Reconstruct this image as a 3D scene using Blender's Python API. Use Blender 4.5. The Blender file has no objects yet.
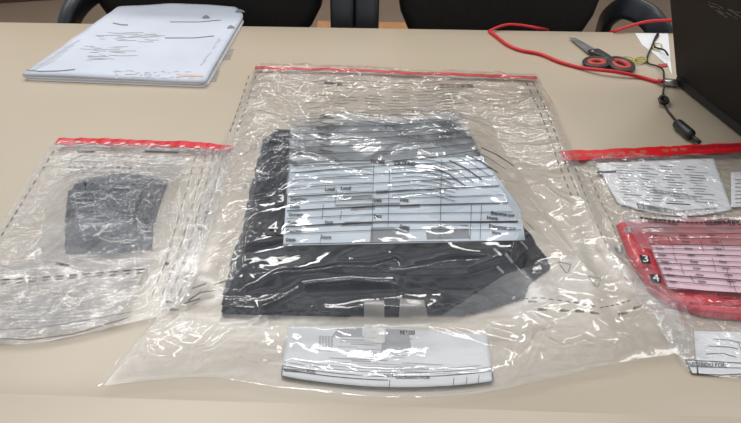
import bpy, math, random
import numpy as np
from mathutils import Matrix, Vector

scene = bpy.context.scene
COL = scene.collection

# ------------------------------------------------------------------ camera
TZ = 0.75                                   # table top height
CAM = Vector((0.0, 0.0, TZ + 0.45))
FPX = 560.0
PITCH = math.radians(37.8)
ROLL = math.radians(1.1)
ROT = Matrix.Rotation(math.pi / 2 - PITCH, 3, 'X') @ Matrix.Rotation(ROLL, 3, 'Z')
cam_data = bpy.data.cameras.new('camera')
cam_data.sensor_width = 36
cam_data.lens = FPX / 741 * 36
cam_data.clip_start = 0.02
camera = bpy.data.objects.new('camera', cam_data)
camera.matrix_world = Matrix.Translation(CAM) @ ROT.to_4x4()
COL.objects.link(camera)
scene.camera = camera

# ------------------------------------------------------------------ light
world = bpy.data.worlds.new('room_air')
scene.world = world
world.use_nodes = True
# unseen room as height ramp; bright band and noise patches added for reflections
wt = world.node_tree; wl = wt.links.new
w_tc = wt.nodes.new('ShaderNodeTexCoord')
w_sep = wt.nodes.new('ShaderNodeSeparateXYZ'); wl(w_tc.outputs['Generated'], w_sep.inputs[0])
w_el = wt.nodes.new('ShaderNodeValToRGB'); wl(w_sep.outputs['Z'], w_el.inputs[0])
for i_, (p_, c_) in enumerate(((0.0, 0.3), (0.12, 0.75), (0.36, 1.25), (0.62, 0.60), (0.85, 0.95))):
    e_ = w_el.color_ramp.elements[i_] if i_ < 2 else w_el.color_ramp.elements.new(p_)
    e_.position = p_; e_.color = (c_ * 0.95, c_ * 0.98, c_ * 1.03, 1)
w_vo = wt.nodes.new('ShaderNodeTexNoise'); w_vo.inputs['Scale'].default_value = 3.2; w_vo.inputs['Detail'].default_value = 2
wl(w_tc.outputs['Generated'], w_vo.inputs['Vector'])
w_mr = wt.nodes.new('ShaderNodeMapRange'); wl(w_vo.outputs['Fac'], w_mr.inputs['Value'])
w_mr.inputs['From Min'].default_value = 0.42; w_mr.inputs['From Max'].default_value = 0.60
w_mr.inputs['To Min'].default_value = 0.45; w_mr.inputs['To Max'].default_value = 1.65
w_mx = wt.nodes.new('ShaderNodeVectorMath'); w_mx.operation = 'SCALE'
wl(w_el.outputs[0], w_mx.inputs[0]); wl(w_mr.outputs[0], w_mx.inputs['Scale'])
wl(w_mx.outputs[0], wt.nodes['Background'].inputs[0])
wt.nodes['Background'].inputs[1].default_value = 0.62

def ceiling_lamp(x, y, sx, sy, power, colour, rot=0.0, z=2.85):
    d = bpy.data.lights.new('ceiling_lamp', 'AREA')
    d.shape = 'RECTANGLE'; d.size = sx; d.size_y = sy
    d.energy = power; d.color = colour
    o = bpy.data.objects.new('ceiling_lamp', d)
    o.location = (x, y, z); o.rotation_euler = (0, 0, rot)
    COL.objects.link(o)
    return o
LC = (1.0, 0.98, 0.95)
ceiling_lamp(-0.9, 2.45, 1.2, 0.26, 21, LC)
ceiling_lamp(0.9, 2.45, 1.2, 0.26, 13, LC)
ceiling_lamp(-0.2, 1.25, 1.0, 0.2, 9, LC)
ceiling_lamp(-1.55, 1.6, 0.26, 1.2, 12, LC)
ceiling_lamp(1.6, 0.9, 0.22, 1.0, 5, LC)

scene.view_settings.view_transform = 'Standard'
scene.view_settings.look = 'None'
scene.view_settings.gamma = 1
scene.view_settings.exposure = 0.18
scene.cycles.transparent_max_bounces = 32
scene.cycles.max_bounces = 10
scene.cycles.caustics_reflective = False
scene.cycles.caustics_refractive = False

# ------------------------------------------------------------------ helpers
RN = np.array(ROT)
CN = np.array(CAM)
def ray(px, py):
    px = np.asarray(px, float); py = np.asarray(py, float)
    d = np.stack([(px - 370.5) / FPX, -(py - 211.5) / FPX, -np.ones_like(px)], -1)
    return d @ RN.T
def P(px, py, z=0.0):
    """where the sight line of a photo pixel meets the height z above the table top"""
    d = ray(px, py); z = np.asarray(z, float)
    t = (TZ + z - CN[2]) / d[..., 2]
    return CN + d * t[..., None]
def PY(px, py, Y):
    d = ray(px, py)
    return CN + d * (Y / d[..., 1])[..., None]
def xy(pts, z=0.0):
    a = np.array([[p[0], p[1]] for p in pts], float)
    zz = np.array([p[2] if len(p) > 2 else z for p in pts], float)
    return P(a[:, 0], a[:, 1], zz)[:, :2]

def srgb(r, g, b):
    f = lambda c: (c / 255 / 12.92) if c / 255 <= 0.04045 else ((c / 255 + 0.055) / 1.055) ** 2.4
    return (f(r), f(g), f(b), 1)

# smooth gradient noise
_rng = np.random.RandomState(7)
_perm = _rng.permutation(512)
_ang = _rng.rand(512) * 2 * np.pi
def perlin(x, y, seed=0):
    x = np.asarray(x, float) + seed * 17.31; y = np.asarray(y, float) + seed * 9.77
    xi = np.floor(x).astype(int); yi = np.floor(y).astype(int)
    xf = x - xi; yf = y - yi
    u = xf * xf * xf * (xf * (xf * 6 - 15) + 10); v = yf * yf * yf * (yf * (yf * 6 - 15) + 10)
    def g(ix, iy, dx, dy):
        h = _perm[(_perm[ix & 511] + iy) & 511]
        return np.cos(_ang[h]) * dx + np.sin(_ang[h]) * dy
    a = g(xi, yi, xf, yf); b = g(xi + 1, yi, xf - 1, yf)
    c = g(xi, yi + 1, xf, yf - 1); d = g(xi + 1, yi + 1, xf - 1, yf - 1)
    return (a * (1 - u) + b * u) * (1 - v) + (c * (1 - u) + d * u) * v
def smooth(t):
    t = np.clip(t, 0, 1); return t * t * (3 - 2 * t)
def crease(x, y, freq, ang, stretch, seed, warp=0.35, sharp=1.0):
    """sharp-edged crumple: facets meeting in thin ridges, height 0..1"""
    c, s = math.cos(ang), math.sin(ang)
    a = (x * c + y * s) * freq / stretch; b = (-x * s + y * c) * freq
    wx = perlin(a * 1.3, b * 1.3, seed + 5) * warp * 2; wy = perlin(a * 1.3, b * 1.3, seed + 9) * warp * 2
    n = np.abs(perlin(a + wx, b + wy, seed)) * 2.2
    return np.clip(1 - n, 0, 1) ** sharp
def seg_dist(x, y, poly):
    best = np.full(np.shape(x), 1e9)
    for (ax, ay), (bx, by) in zip(poly[:-1], poly[1:]):
        dx, dy = bx - ax, by - ay
        t = np.clip(((x - ax) * dx + (y - ay) * dy) / (dx * dx + dy * dy + 1e-12), 0, 1)
        best = np.minimum(best, np.hypot(x - ax - t * dx, y - ay - t * dy))
    return best
def sdf(x, y, poly):
    """distance inside the polygon, positive inside"""
    d = seg_dist(x, y, list(poly) + [poly[0]])
    ins = np.zeros(np.shape(x), bool)
    n = len(poly)
    for i in range(n):
        ax, ay = poly[i]; bx, by = poly[(i + 1) % n]
        c = ((ay > y) != (by > y)) & (x < (bx - ax) * (y - ay) / (by - ay + 1e-15) + ax)
        ins ^= c
    return np.where(ins, d, -d)

def mat(name, colour=(0.5, 0.5, 0.5, 1), rough=0.5, metal=0.0, noise=None, spec=0.5, bump=None, coat=0.0):
    m = bpy.data.materials.new(name); m.use_nodes = True
    nt = m.node_tree; b = nt.nodes['Principled BSDF']
    b.inputs['Base Color'].default_value = colour
    b.inputs['Roughness'].default_value = rough
    b.inputs['Metallic'].default_value = metal
    b.inputs['Specular IOR Level'].default_value = spec
    b.inputs['Coat Weight'].default_value = coat
    tc = nt.nodes.new('ShaderNodeTexCoord')
    if noise:
        scale, col2, lo, hi = noise
        n = nt.nodes.new('ShaderNodeTexNoise'); n.inputs['Scale'].default_value = scale; n.inputs['Detail'].default_value = 5
        nt.links.new(tc.outputs['Object'], n.inputs['Vector'])
        r = nt.nodes.new('ShaderNodeValToRGB')
        r.color_ramp.elements[0].position = lo; r.color_ramp.elements[0].color = colour
        r.color_ramp.elements[1].position = hi; r.color_ramp.elements[1].color = col2
        nt.links.new(n.outputs['Fac'], r.inputs['Fac']); nt.links.new(r.outputs['Color'], b.inputs['Base Color'])
    if bump:
        n = nt.nodes.new('ShaderNodeTexNoise'); n.inputs['Scale'].default_value = bump[0]; n.inputs['Detail'].default_value = 4
        nt.links.new(tc.outputs['Object'], n.inputs['Vector'])
        bp = nt.nodes.new('ShaderNodeBump'); bp.inputs['Strength'].default_value = bump[1]; bp.inputs['Distance'].default_value = bump[2]
        nt.links.new(n.outputs['Fac'], bp.inputs['Height']); nt.links.new(bp.outputs['Normal'], b.inputs['Normal'])
    return m

def M_(N, L, op, a, b):
    n = N('ShaderNodeMath'); n.operation = op
    for i, q in enumerate((a, b)):
        if isinstance(q, (int, float)): n.inputs[i].default_value = q
        else: L(q, n.inputs[i])
    return n.outputs[0]
def film_mat(name, haze=0.10, ridge=1.0, rscale=30, haze_col=(0.93, 0.93, 0.93, 1), tint=(0.99, 0.99, 0.99, 1), rough=0.07, ior=1.5, bump=0.25, bscale=90):
    """clear polythene: mostly see-through, a milky share and a sharp sheen"""
    m = bpy.data.materials.new(name); m.use_nodes = True
    nt = m.node_tree; nt.nodes.clear()
    N = nt.nodes.new; L = nt.links.new
    out = N('ShaderNodeOutputMaterial')
    tr = N('ShaderNodeBsdfTransparent'); tr.inputs[0].default_value = tint
    df = N('ShaderNodeBsdfDiffuse'); df.inputs[0].default_value = haze_col
    tl = N('ShaderNodeBsdfTranslucent'); tl.inputs[0].default_value = haze_col
    mh = N('ShaderNodeMixShader'); mh.inputs[0].default_value = 0.4
    L(df.outputs[0], mh.inputs[1]); L(tl.outputs[0], mh.inputs[2])
    m1 = N('ShaderNodeMixShader')
    gl = N('ShaderNodeBsdfGlossy'); gl.inputs['Roughness'].default_value = rough; gl.inputs[0].default_value = (1, 1, 1, 1)
    # reflectance of a thin sheet, the same from both sides (Schlick)
    geo = N('ShaderNodeNewGeometry'); dot = N('ShaderNodeVectorMath'); dot.operation = 'DOT_PRODUCT'
    def M(op, a, b=None):
        n = N('ShaderNodeMath'); n.operation = op
        for i, q in enumerate((a, b)):
            if q is None: continue
            if isinstance(q, (int, float)): n.inputs[i].default_value = q
            else: L(q, n.inputs[i])
        return n.outputs[0]
    f0 = 1.5 * ((ior - 1) / (ior + 1)) ** 2
    ab = M('ABSOLUTE', dot.outputs['Value'])
    sch = M('POWER', M('SUBTRACT', 1.0, ab), 5.0)
    frv = M('MINIMUM', M('ADD', M('MULTIPLY', sch, 1 - f0), f0), 0.9)
    m2 = N('ShaderNodeMixShader')
    tc = N('ShaderNodeTexCoord')
    mp = N('ShaderNodeMapping'); mp.inputs['Scale'].default_value = (1, 2.2, 1); mp.inputs['Rotation'].default_value = (0, 0, 0.5)
    L(tc.outputs['Object'], mp.inputs['Vector'])
    no = N('ShaderNodeTexNoise'); no.inputs['Scale'].default_value = bscale; no.inputs['Detail'].default_value = 4; no.inputs['Distortion'].default_value = 0.8
    L(mp.outputs[0], no.inputs['Vector'])
    at = N('ShaderNodeAttribute'); at.attribute_name = 'calm'     # how taut the sheet is stretched here
    bp = N('ShaderNodeBump'); L(M_(N, L, 'MULTIPLY', M_(N, L, 'SUBTRACT', 1.0, at.outputs['Fac']), bump), bp.inputs['Strength']); bp.inputs['Distance'].default_value = 0.004
    mp2 = N('ShaderNodeMapping'); mp2.inputs['Scale'].default_value = (0.45, 1.8, 1); mp2.inputs['Rotation'].default_value = (0, 0, -0.45)
    L(tc.outputs['Object'], mp2.inputs['Vector'])
    rg = N('ShaderNodeTexNoise'); rg.noise_type = 'RIDGED_MULTIFRACTAL'; rg.inputs['Scale'].default_value = rscale; rg.inputs['Detail'].default_value = 2.5
    rg.inputs['Roughness'].default_value = 0.45; rg.inputs['Distortion'].default_value = 0.6
    L(mp2.outputs[0], rg.inputs['Vector'])
    L(M_(N, L, 'ADD', no.outputs['Fac'], M_(N, L, 'MULTIPLY', rg.outputs['Fac'], ridge)), bp.inputs['Height'])
    L(bp.outputs[0], gl.inputs['Normal']); L(bp.outputs[0], dot.inputs[0]); L(geo.outputs['Incoming'], dot.inputs[1])
    # milkiness varies softly over the sheet
    n2 = N('ShaderNodeTexNoise'); n2.inputs['Scale'].default_value = 14; n2.inputs['Detail'].default_value = 5; n2.inputs['Distortion'].default_value = 1.0
    L(mp.outputs[0], n2.inputs['Vector'])
    mr = N('ShaderNodeMapRange'); mr.inputs['From Min'].default_value = 0.3; mr.inputs['From Max'].default_value = 0.7
    mr.inputs['To Min'].default_value = haze * 0.5; mr.inputs['To Max'].default_value = haze * 1.5
    L(n2.outputs['Fac'], mr.inputs['Value'])
    L(M_(N, L, 'MULTIPLY', mr.outputs[0], M_(N, L, 'SUBTRACT', 1.0, M_(N, L, 'MULTIPLY', at.outputs['Fac'], 0.65))), m1.inputs[0]); L(tr.outputs[0], m1.inputs[1]); L(mh.outputs[0], m1.inputs[2])
    L(frv, m2.inputs[0]); L(m1.outputs[0], m2.inputs[1]); L(gl.outputs[0], m2.inputs[2])
    L(m2.outputs[0], out.inputs[0])
    return m

def mesh_obj(name, verts, faces, material, parent=None, smooth_shade=True):
    me = bpy.data.meshes.new(name)
    me.from_pydata([tuple(map(float, v)) for v in verts], [], [tuple(map(int, f)) for f in faces])
    me.validate(); me.update()
    if smooth_shade:
        me.polygons.foreach_set('use_smooth', [True] * len(me.polygons))
    me.materials.append(material)
    o = bpy.data.objects.new(name, me); COL.objects.link(o)
    if parent is not None:
        o.parent = parent
        o.matrix_parent_inverse = Matrix.Translation(-parent.location)
    return o
def thing(name, label, cat, loc, group=None):
    o = bpy.data.objects.new(name, None); COL.objects.link(o)
    o.empty_display_size = 0.05
    o.location = tuple(float(v) for v in loc)
    o['label'] = label; o['category'] = cat
    if group: o['group'] = group
    return o
def tag(o, label, cat, group=None):
    o['label'] = label; o['category'] = cat
    if group: o['group'] = group
    return o
def structure(o):
    o['kind'] = 'structure'; return o

def grid_faces(nu, nv):
    i = np.arange(nu - 1)[:, None] * nv + np.arange(nv - 1)[None, :]
    return np.stack([i, i + nv, i + nv + 1, i + 1], -1).reshape(-1, 4)
def box(x0, x1, y0, y1, z0, z1):
    v = [(x0, y0, z0), (x1, y0, z0), (x1, y1, z0), (x0, y1, z0), (x0, y0, z1), (x1, y0, z1), (x1, y1, z1), (x0, y1, z1)]
    f = [(0, 3, 2, 1), (4, 5, 6, 7), (0, 1, 5, 4), (1, 2, 6, 5), (2, 3, 7, 6), (3, 0, 4, 7)]
    return v, f
class MB:
    def __init__(self): self.v = []; self.f = []
    def add(self, v, f):
        n = len(self.v); self.v += [tuple(map(float, p)) for p in v]; self.f += [tuple(int(i) + n for i in q) for q in f]; return self
    def build(self, name, m, parent=None, bevel=0.0, s=True, seg=3):
        o = mesh_obj(name, self.v, self.f, m, parent, s)
        import bmesh
        bm = bmesh.new(); bm.from_mesh(o.data); bmesh.ops.recalc_face_normals(bm, faces=bm.faces); bm.to_mesh(o.data); bm.free()
        if bevel:
            b = o.modifiers.new('bevel', 'BEVEL'); b.width = bevel; b.segments = seg; b.limit_method = 'ANGLE'; b.angle_limit = math.radians(40)
            w = o.modifiers.new('wn', 'WEIGHTED_NORMAL')
        return o
def catmull(pts, n=8):
    p = [np.array(q, float) for q in pts]
    p = [2 * p[0] - p[1]] + p + [2 * p[-1] - p[-2]]
    out = []
    for i in range(1, len(p) - 2):
        for k in range(n):
            t = k / n
            a, b, c, d = p[i - 1], p[i], p[i + 1], p[i + 2]
            out.append(0.5 * ((2 * b) + (-a + c) * t + (2 * a - 5 * b + 4 * c - d) * t * t + (-a + 3 * b - 3 * c + d) * t ** 3))
    out.append(p[-2]); return out
def sweep(path, section, up=(0, 0, 1), scale=None, closed=False):
    """section: list of (side, up) offsets; returns verts, faces with caps"""
    path = [np.array(p, float) for p in path]; n = len(path); k = len(section); v = []; f = []
    last = np.array(up, float)
    for i, p in enumerate(path):
        t = path[(i + 1) % n if closed else min(i + 1, n - 1)] - path[(i - 1) % n if closed else max(i - 1, 0)]; t = t / (np.linalg.norm(t) + 1e-9)
        u = last - t * np.dot(last, t); u = u / (np.linalg.norm(u) + 1e-9); last = u
        s = np.cross(t, u)
        sc = 1.0 if scale is None else scale[i]
        for (a, b) in section: v.append(p + s * a * sc + u * b * sc)
    for i in range(n if closed else n - 1):
        j = (i + 1) % n
        for q in range(k):
            f.append((i * k + q, i * k + (q + 1) % k, j * k + (q + 1) % k, j * k + q))
    if not closed:
        f.append(tuple(range(k))[::-1]); f.append(tuple((n - 1) * k + q for q in range(k)))
    return v, f
def circ(r, n=10, ry=None):
    return [(r * math.cos(2 * math.pi * i / n), (ry or r) * math.sin(2 * math.pi * i / n)) for i in range(n)]
def rrect(w, h, r, n=3):
    out = []
    for cx, cy, a0 in ((w / 2 - r, h / 2 - r, 0), (-w / 2 + r, h / 2 - r, 90), (-w / 2 + r, -h / 2 + r, 180), (w / 2 - r, -h / 2 + r, 270)):
        for i in range(n + 1):
            a = math.radians(a0 + 90 * i / n); out.append((cx + r * math.cos(a), cy + r * math.sin(a)))
    return out

# ------------------------------------------------------------------ materials
M_table = mat('laminate', srgb(181, 167, 145), 0.36, noise=(3.0, srgb(186, 172, 151), 0.3, 0.7), spec=0.8, bump=(900, 0.05, 0.0005))
M_wall = mat('taupe_wall', srgb(126, 108, 92), 0.8, noise=(2.0, srgb(132, 114, 98), 0.3, 0.7))
M_floor = mat('taupe_floor', srgb(122, 104, 88), 0.6, noise=(4.0, srgb(130, 112, 96), 0.3, 0.7))
M_skirt = mat('dark_brown_skirting', srgb(66, 44, 32), 0.5, noise=(20.0, srgb(78, 52, 38), 0.3, 0.7))
M_wood = mat('light_orange_wood', srgb(176, 128, 86), 0.5, noise=(18.0, srgb(190, 142, 98), 0.3, 0.7))
M_leather = mat('black_leather', srgb(27, 30, 35), 0.36, noise=(60.0, srgb(34, 38, 44), 0.3, 0.7), bump=(350, 0.15, 0.001))
M_blackfab = mat('black_chair_back', srgb(24, 22, 20), 0.7, noise=(80.0, srgb(30, 28, 25), 0.3, 0.7), bump=(600, 0.2, 0.001), spec=0.3)
M_chairmetal = mat('black_metal', srgb(25, 25, 25), 0.35)
M_laptop = mat('laptop_black', srgb(24, 22, 21), 0.6, noise=(40, srgb(28, 26, 24), 0.3, 0.7), spec=0.2)
M_laptop_edge = mat('laptop_edge', srgb(20, 20, 22), 0.45)
M_screen = mat('dark_screen', srgb(12, 12, 14), 0.1)
M_logo = mat('logo_grey', srgb(66, 64, 62), 0.3)
M_redcable = mat('red_cable', srgb(196, 26, 34), 0.4, noise=(30, srgb(206, 34, 42), 0.3, 0.7))
M_blackcable = mat('black_cable', srgb(24, 25, 25), 0.4, noise=(30, srgb(34, 35, 35), 0.3, 0.7))
M_steel = mat('steel', srgb(196, 196, 196), 0.3, 0.75, noise=(60, srgb(165, 165, 165), 0.3, 0.7))
M_scblack = mat('scissor_black', srgb(38, 38, 38), 0.45, noise=(30, srgb(46, 46, 46), 0.3, 0.7))
M_scred = mat('scissor_red', srgb(176, 62, 54), 0.5, noise=(40, srgb(184, 72, 62), 0.3, 0.7))
M_yellow = mat('yellow_handle', srgb(186, 172, 74), 0.35, noise=(40, srgb(176, 160, 60), 0.3, 0.7))
M_paper = mat('white_paper', srgb(226, 226, 226), 0.75, noise=(12, srgb(218, 219, 221), 0.3, 0.7))
M_envelope = mat('bluish_white_paper', srgb(200, 205, 216), 0.6, noise=(10, srgb(192, 198, 208), 0.3, 0.7), bump=(8, 0.2, 0.01))
M_dark = mat('blue_black_fabric', srgb(26, 33, 44), 0.8, noise=(25, srgb(18, 23, 32), 0.3, 0.7), bump=(500, 0.3, 0.001), spec=0.25)
M_dark2 = mat('slate_package', srgb(46, 54, 68), 0.6, noise=(25, srgb(36, 43, 55), 0.3, 0.7), spec=0.3)
M_redfold = mat('red_card', srgb(208, 36, 54), 0.5, noise=(10, srgb(216, 46, 62), 0.3, 0.7))
M_redseal = mat('red_seal_tape', srgb(206, 22, 32), 0.3, noise=(30, srgb(216, 32, 40), 0.3, 0.7), coat=0.4)
M_ink = mat('black_ink', srgb(28, 30, 32), 0.5, noise=(50, srgb(38, 40, 42), 0.3, 0.7))
M_greyink = mat('grey_ink', srgb(118, 122, 126), 0.6, noise=(50, srgb(128, 132, 136), 0.3, 0.7))
M_paleink = mat('pale_grey_ink', srgb(168, 171, 174), 0.6, noise=(50, srgb(160, 163, 166), 0.3, 0.7))
M_verypale = mat('faint_grey_ink', srgb(198, 200, 204), 0.6, noise=(50, srgb(190, 193, 198), 0.3, 0.7))
M_darkredink = mat('dark_red_ink', srgb(110, 22, 34), 0.6, noise=(50, srgb(120, 28, 40), 0.3, 0.7))
M_peachink = mat('peach_ink', srgb(222, 186, 164), 0.6, noise=(50, srgb(214, 178, 156), 0.3, 0.7))
M_whiteink = mat('white_ink', srgb(235, 235, 235), 0.5, noise=(50, srgb(228, 228, 228), 0.3, 0.7))
M_olive = mat('olive_print', srgb(150, 120, 84), 0.5, noise=(50, srgb(160, 130, 94), 0.3, 0.7))
M_formblue = mat('form_print', srgb(196, 206, 214), 0.45, noise=(14, srgb(184, 195, 204), 0.35, 0.65))
M_formpink = mat('form_print_pink', srgb(232, 196, 206), 0.45, noise=(14, srgb(224, 184, 196), 0.35, 0.65))
M_film = film_mat('clear_film', haze=0.10, bump=0.24, bscale=30, ridge=0.9, rscale=20)
M_film_side = film_mat('crinkled_film', haze=0.20, bump=0.6, bscale=60, ridge=1.5, rscale=30)
M_film_back = film_mat('back_film', haze=0.08, bump=0.08, bscale=40, rough=0.2, ridge=0.4)
M_filmfold = film_mat('folded_film', haze=0.42, haze_col=(0.62, 0.6, 0.55, 1), bump=0.15, bscale=40, rough=0.2, ridge=0.3)
M_halfprint = film_mat('thin_white_print', haze=0.42, haze_col=(0.72, 0.77, 0.8, 1), bump=0.2, bscale=60)

M_thinwhite = film_mat('thin_white_label', haze=0.40, haze_col=(0.85, 0.83, 0.82, 1), bump=0.2, bscale=60)
M_thinblue = film_mat('thin_grey_label', haze=0.18, haze_col=(0.75, 0.78, 0.82, 1), bump=0.2, bscale=60)
# ------------------------------------------------------------------ room
WY = 4.8
structure(MB().add(*box(-4.5, 4.5, -1.5, WY, -0.05, 0)).build('floor', M_floor, s=False))
structure(MB().add(*box(-4.5, 4.5, WY, WY + 0.1, 0, 2.9)).build('wall_back', M_wall, s=False))
structure(MB().add(*box(-4.5, 4.5, WY - 0.02, WY, 0, 0.10)).build('baseboard_back', M_skirt, s=False))
# dark sideboard whose foot shows at the top left
ca = P(2, 4.2, -TZ); cb = P(64, 0.2, -TZ)
cab = thing('sideboard', 'dark brown sideboard standing on the taupe floor in the far left corner', 'cabinet', (ca[0], ca[1], 0))
cdir = (cb - ca) / np.linalg.norm(cb - ca); cn = np.array([-cdir[1], cdir[0], 0])
def cbox(u0, u1, v0, v1, z0, z1, name, m):
    V, F = box(0, 1, 0, 1, z0, z1)
    V = [tuple(ca * np.array([1, 1, 0]) + cdir * (u0 + (u1 - u0) * q[0]) + cn * (v0 + (v1 - v0) * q[1]) + np.array([0, 0, q[2]])) for q in V]
    return MB().add(V, F).build(name, m, cab, bevel=0.003)
cL = float(np.linalg.norm(cb - ca))
cbox(-1.4, cL, 0.02, 0.45, 0.0, 0.78, 'carcass', M_skirt)
cbox(-1.4, cL + 0.01, 0.0, 0.46, 0.78, 0.80, 'top', M_skirt)
for k_ in range(3):
    w_ = (cL + 1.4) / 3
    cbox(-1.4 + w_ * k_ + 0.005, -1.4 + w_ * (k_ + 1) - 0.005, 0.0, 0.02, 0.06, 0.77, 'door', M_skirt)

# wooden plinth glimpsed between the chairs
a = P(318, 20.5, -0.70); b = P(412, 20.5, -0.70)
o = MB().add(*box(a[0], b[0], 2.35, a[1], 0, 0.05)).build('wooden_plinth', M_wood, bevel=0.004)
tag(o, 'low light orange wooden plinth on the floor between the two office chairs', 'plinth')

# ------------------------------------------------------------------ table
eA = P(-260, 17.5); eB = P(1000, 38)
nA = P(-100, 389); nB = P(900, 420)
Yfar = (PY(370, 28, 1.0)[1] and P(370, 28.5)[1])
table = thing('conference_table', 'cream laminate conference table under the plastic bags', 'table', (0, 0.75, 0))
# top profile: flat, then rolling over softly at the near edge
L0, L1 = -1.5, 1.5
def lerp_edge(A, B, x): t = (x - A[0]) / (B[0] - A[0]); return A[1] + t * (B[1] - A[1])
rows = []
th = 0.03
xs = np.linspace(L0, L1, 13)
V = []; F = []
prof = []
for x in xs:
    yf = lerp_edge(eA, eB, x); yn = lerp_edge(nA, nB, x)
    r = 0.028
    pr = [(yf, TZ - th), (yf, TZ - 0.004), (yf - 0.001, TZ - 0.001), (yf - 0.004, TZ)]
    pr += [(yf + (yn - yf) * t, TZ) for t in (0.15, 0.3, 0.5, 0.7, 0.85, 0.97)]
    pr += [(yn, TZ)]
    pr += [(yn - 0.0015, TZ - 0.0004), (yn - 0.003, TZ - 0.0004), (yn - 0.0045, TZ), (yn - 0.10, TZ), (yn - 0.103, TZ - 0.003), (yn - 0.103, TZ - th)]
    prof.append(pr)
k = len(prof[0])
for x, pr in zip(xs, prof):
    for (yy, zz) in pr: V.append((x, yy, zz))
for i in range(len(xs) - 1):
    for j in range(k):
        F.append((i * k + j, i * k + (j + 1) % k, (i + 1) * k + (j + 1) % k, (i + 1) * k + j))
F.append(tuple(range(k))); F.append(tuple((len(xs) - 1) * k + j for j in range(k))[::-1])
tt = mesh_obj('tabletop', V, F, M_table, table)
e = tt.modifiers.new('e', 'EDGE_SPLIT'); e.split_angle = math.radians(35)
for sx in (-1.35, 1.35):
    MB().add(*box(sx - 0.02, sx + 0.02, 0.36, 1.14, 0.0, TZ - th)).build('leg_panel', M_table, table, bevel=0.003)

# ------------------------------------------------------------------ office chairs
def cushion(cx, y, z0, z1, w, depth, bulge=0.025, p=4.0, taper=0.0, lean=0.0, n=36):
    """upholstered slab: rounded outline, swollen front and back"""
    V = []; F = []
    rings = [(0.0, 1.0), (0.30, 1.0), (0.62, 0.93), (0.85, 0.75), (0.96, 0.45), (1.0, 0.0)]
    H = (z1 - z0) / 2; W = w / 2; zc = (z0 + z1) / 2
    prof = [(-1, 0.02), (-0.99, 0.55), (-0.93, 0.8), (-0.75, 0.93), (-0.45, 0.985), (0, 1.0), (0.45, 0.985), (0.75, 0.93), (0.93, 0.8), (0.99, 0.55), (1, 0.02)]
    for (dy, s) in prof:
        for i in range(n):
            a = 2 * math.pi * i / n
            ca, sa = math.cos(a), math.sin(a)
            r = (abs(ca) ** p + abs(sa) ** p) ** (-1 / p)
            rx = ca * r; rz = sa * r
            wx = W * (1 + taper * rz)
            zz = zc + rz * (H - (1 - s) * min(H, 0.06) if s > 0.05 else H * s)
            xx = cx + rx * (wx - (1 - s) * 0.06 if s > 0.05 else wx * s)
            V.append((xx, y + dy * depth / 2 + lean * (zz - zc) + 0.05 * (xx - cx) ** 2 * -4 * 0.3, zz))
    m = len(prof)
    for j in range(m - 1):
        for i in range(n):
            F.append((j * n + i, j * n + (i + 1) % n, (j + 1) * n + (i + 1) % n, (j + 1) * n + i))
    F.append(tuple(range(n))[::-1]); F.append(tuple((m - 1) * n + i for i in range(n)))
    return V, F
def chair(cx, y, w, z0, label, arms, z1=1.12):
    t = thing('office_chair', label, 'chair', (cx, y, 0), 'office chairs behind the table')
    MB().add(*cushion(cx, y, z0, z1, w, 0.09, p=3.2, lean=0.12)).build('backrest', M_blackfab, t)
    MB().add(*[ (lambda V, F: ([(vx, y - 0.02 + (vz - 0.47), 0.47 - (vy - y) * 1.0) for vx, vy, vz in V], F))(*cushion(cx, y, 0.47 - 0.24, 0.47 + 0.24, w * 0.95, 0.10, p=4)) ][0]).build('seat', M_leather, t)
    cyl = [(cx, y, 0.08), (cx, y, 0.42)]
    MB().add(*sweep(cyl, circ(0.03, 14), up=(1, 0, 0))).build('column', M_chairmetal, t)
    for i in range(5):
        an = 2 * math.pi * i / 5 + 0.3
        e = (cx + 0.28 * math.cos(an), y + 0.28 * math.sin(an), 0.075)
        lg = MB().add(*sweep([(cx, y, 0.11), e], rrect(0.045, 0.03, 0.008), scale=[1, .7])).build('base_leg', M_chairmetal, t)
        cs = MB().add(*sweep([(e[0] - 0.02 * math.sin(an), e[1] + 0.02 * math.cos(an), 0.032), (e[0] + 0.02 * math.sin(an), e[1] - 0.02 * math.cos(an), 0.032)], circ(0.03, 14))).build('caster', M_chairmetal, t)
        cs.parent = lg; cs.matrix_parent_inverse = Matrix.Translation(-t.location)
        cs.matrix_parent_inverse = lg.matrix_parent_inverse.copy() @ Matrix.Identity(4)
        cs.matrix_parent_inverse = Matrix.Identity(4)
    MB().add(*sweep([(cx, y - 0.05, 0.42), (cx, y + 0.1, 0.43), (cx, y + 0.12, 0.6), (cx, y + 0.07, 0.8)], rrect(0.09, 0.025, 0.008), up=(0, 1, 0.3))).build('back_bracket', M_chairmetal, t)
    for (pts, wd, tk, up) in arms:
        MB().add(*sweep(catmull(pts, 8), rrect(wd, tk, tk * 0.4), up=up)).build('armrest', M_leather, t)
    return t
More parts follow.
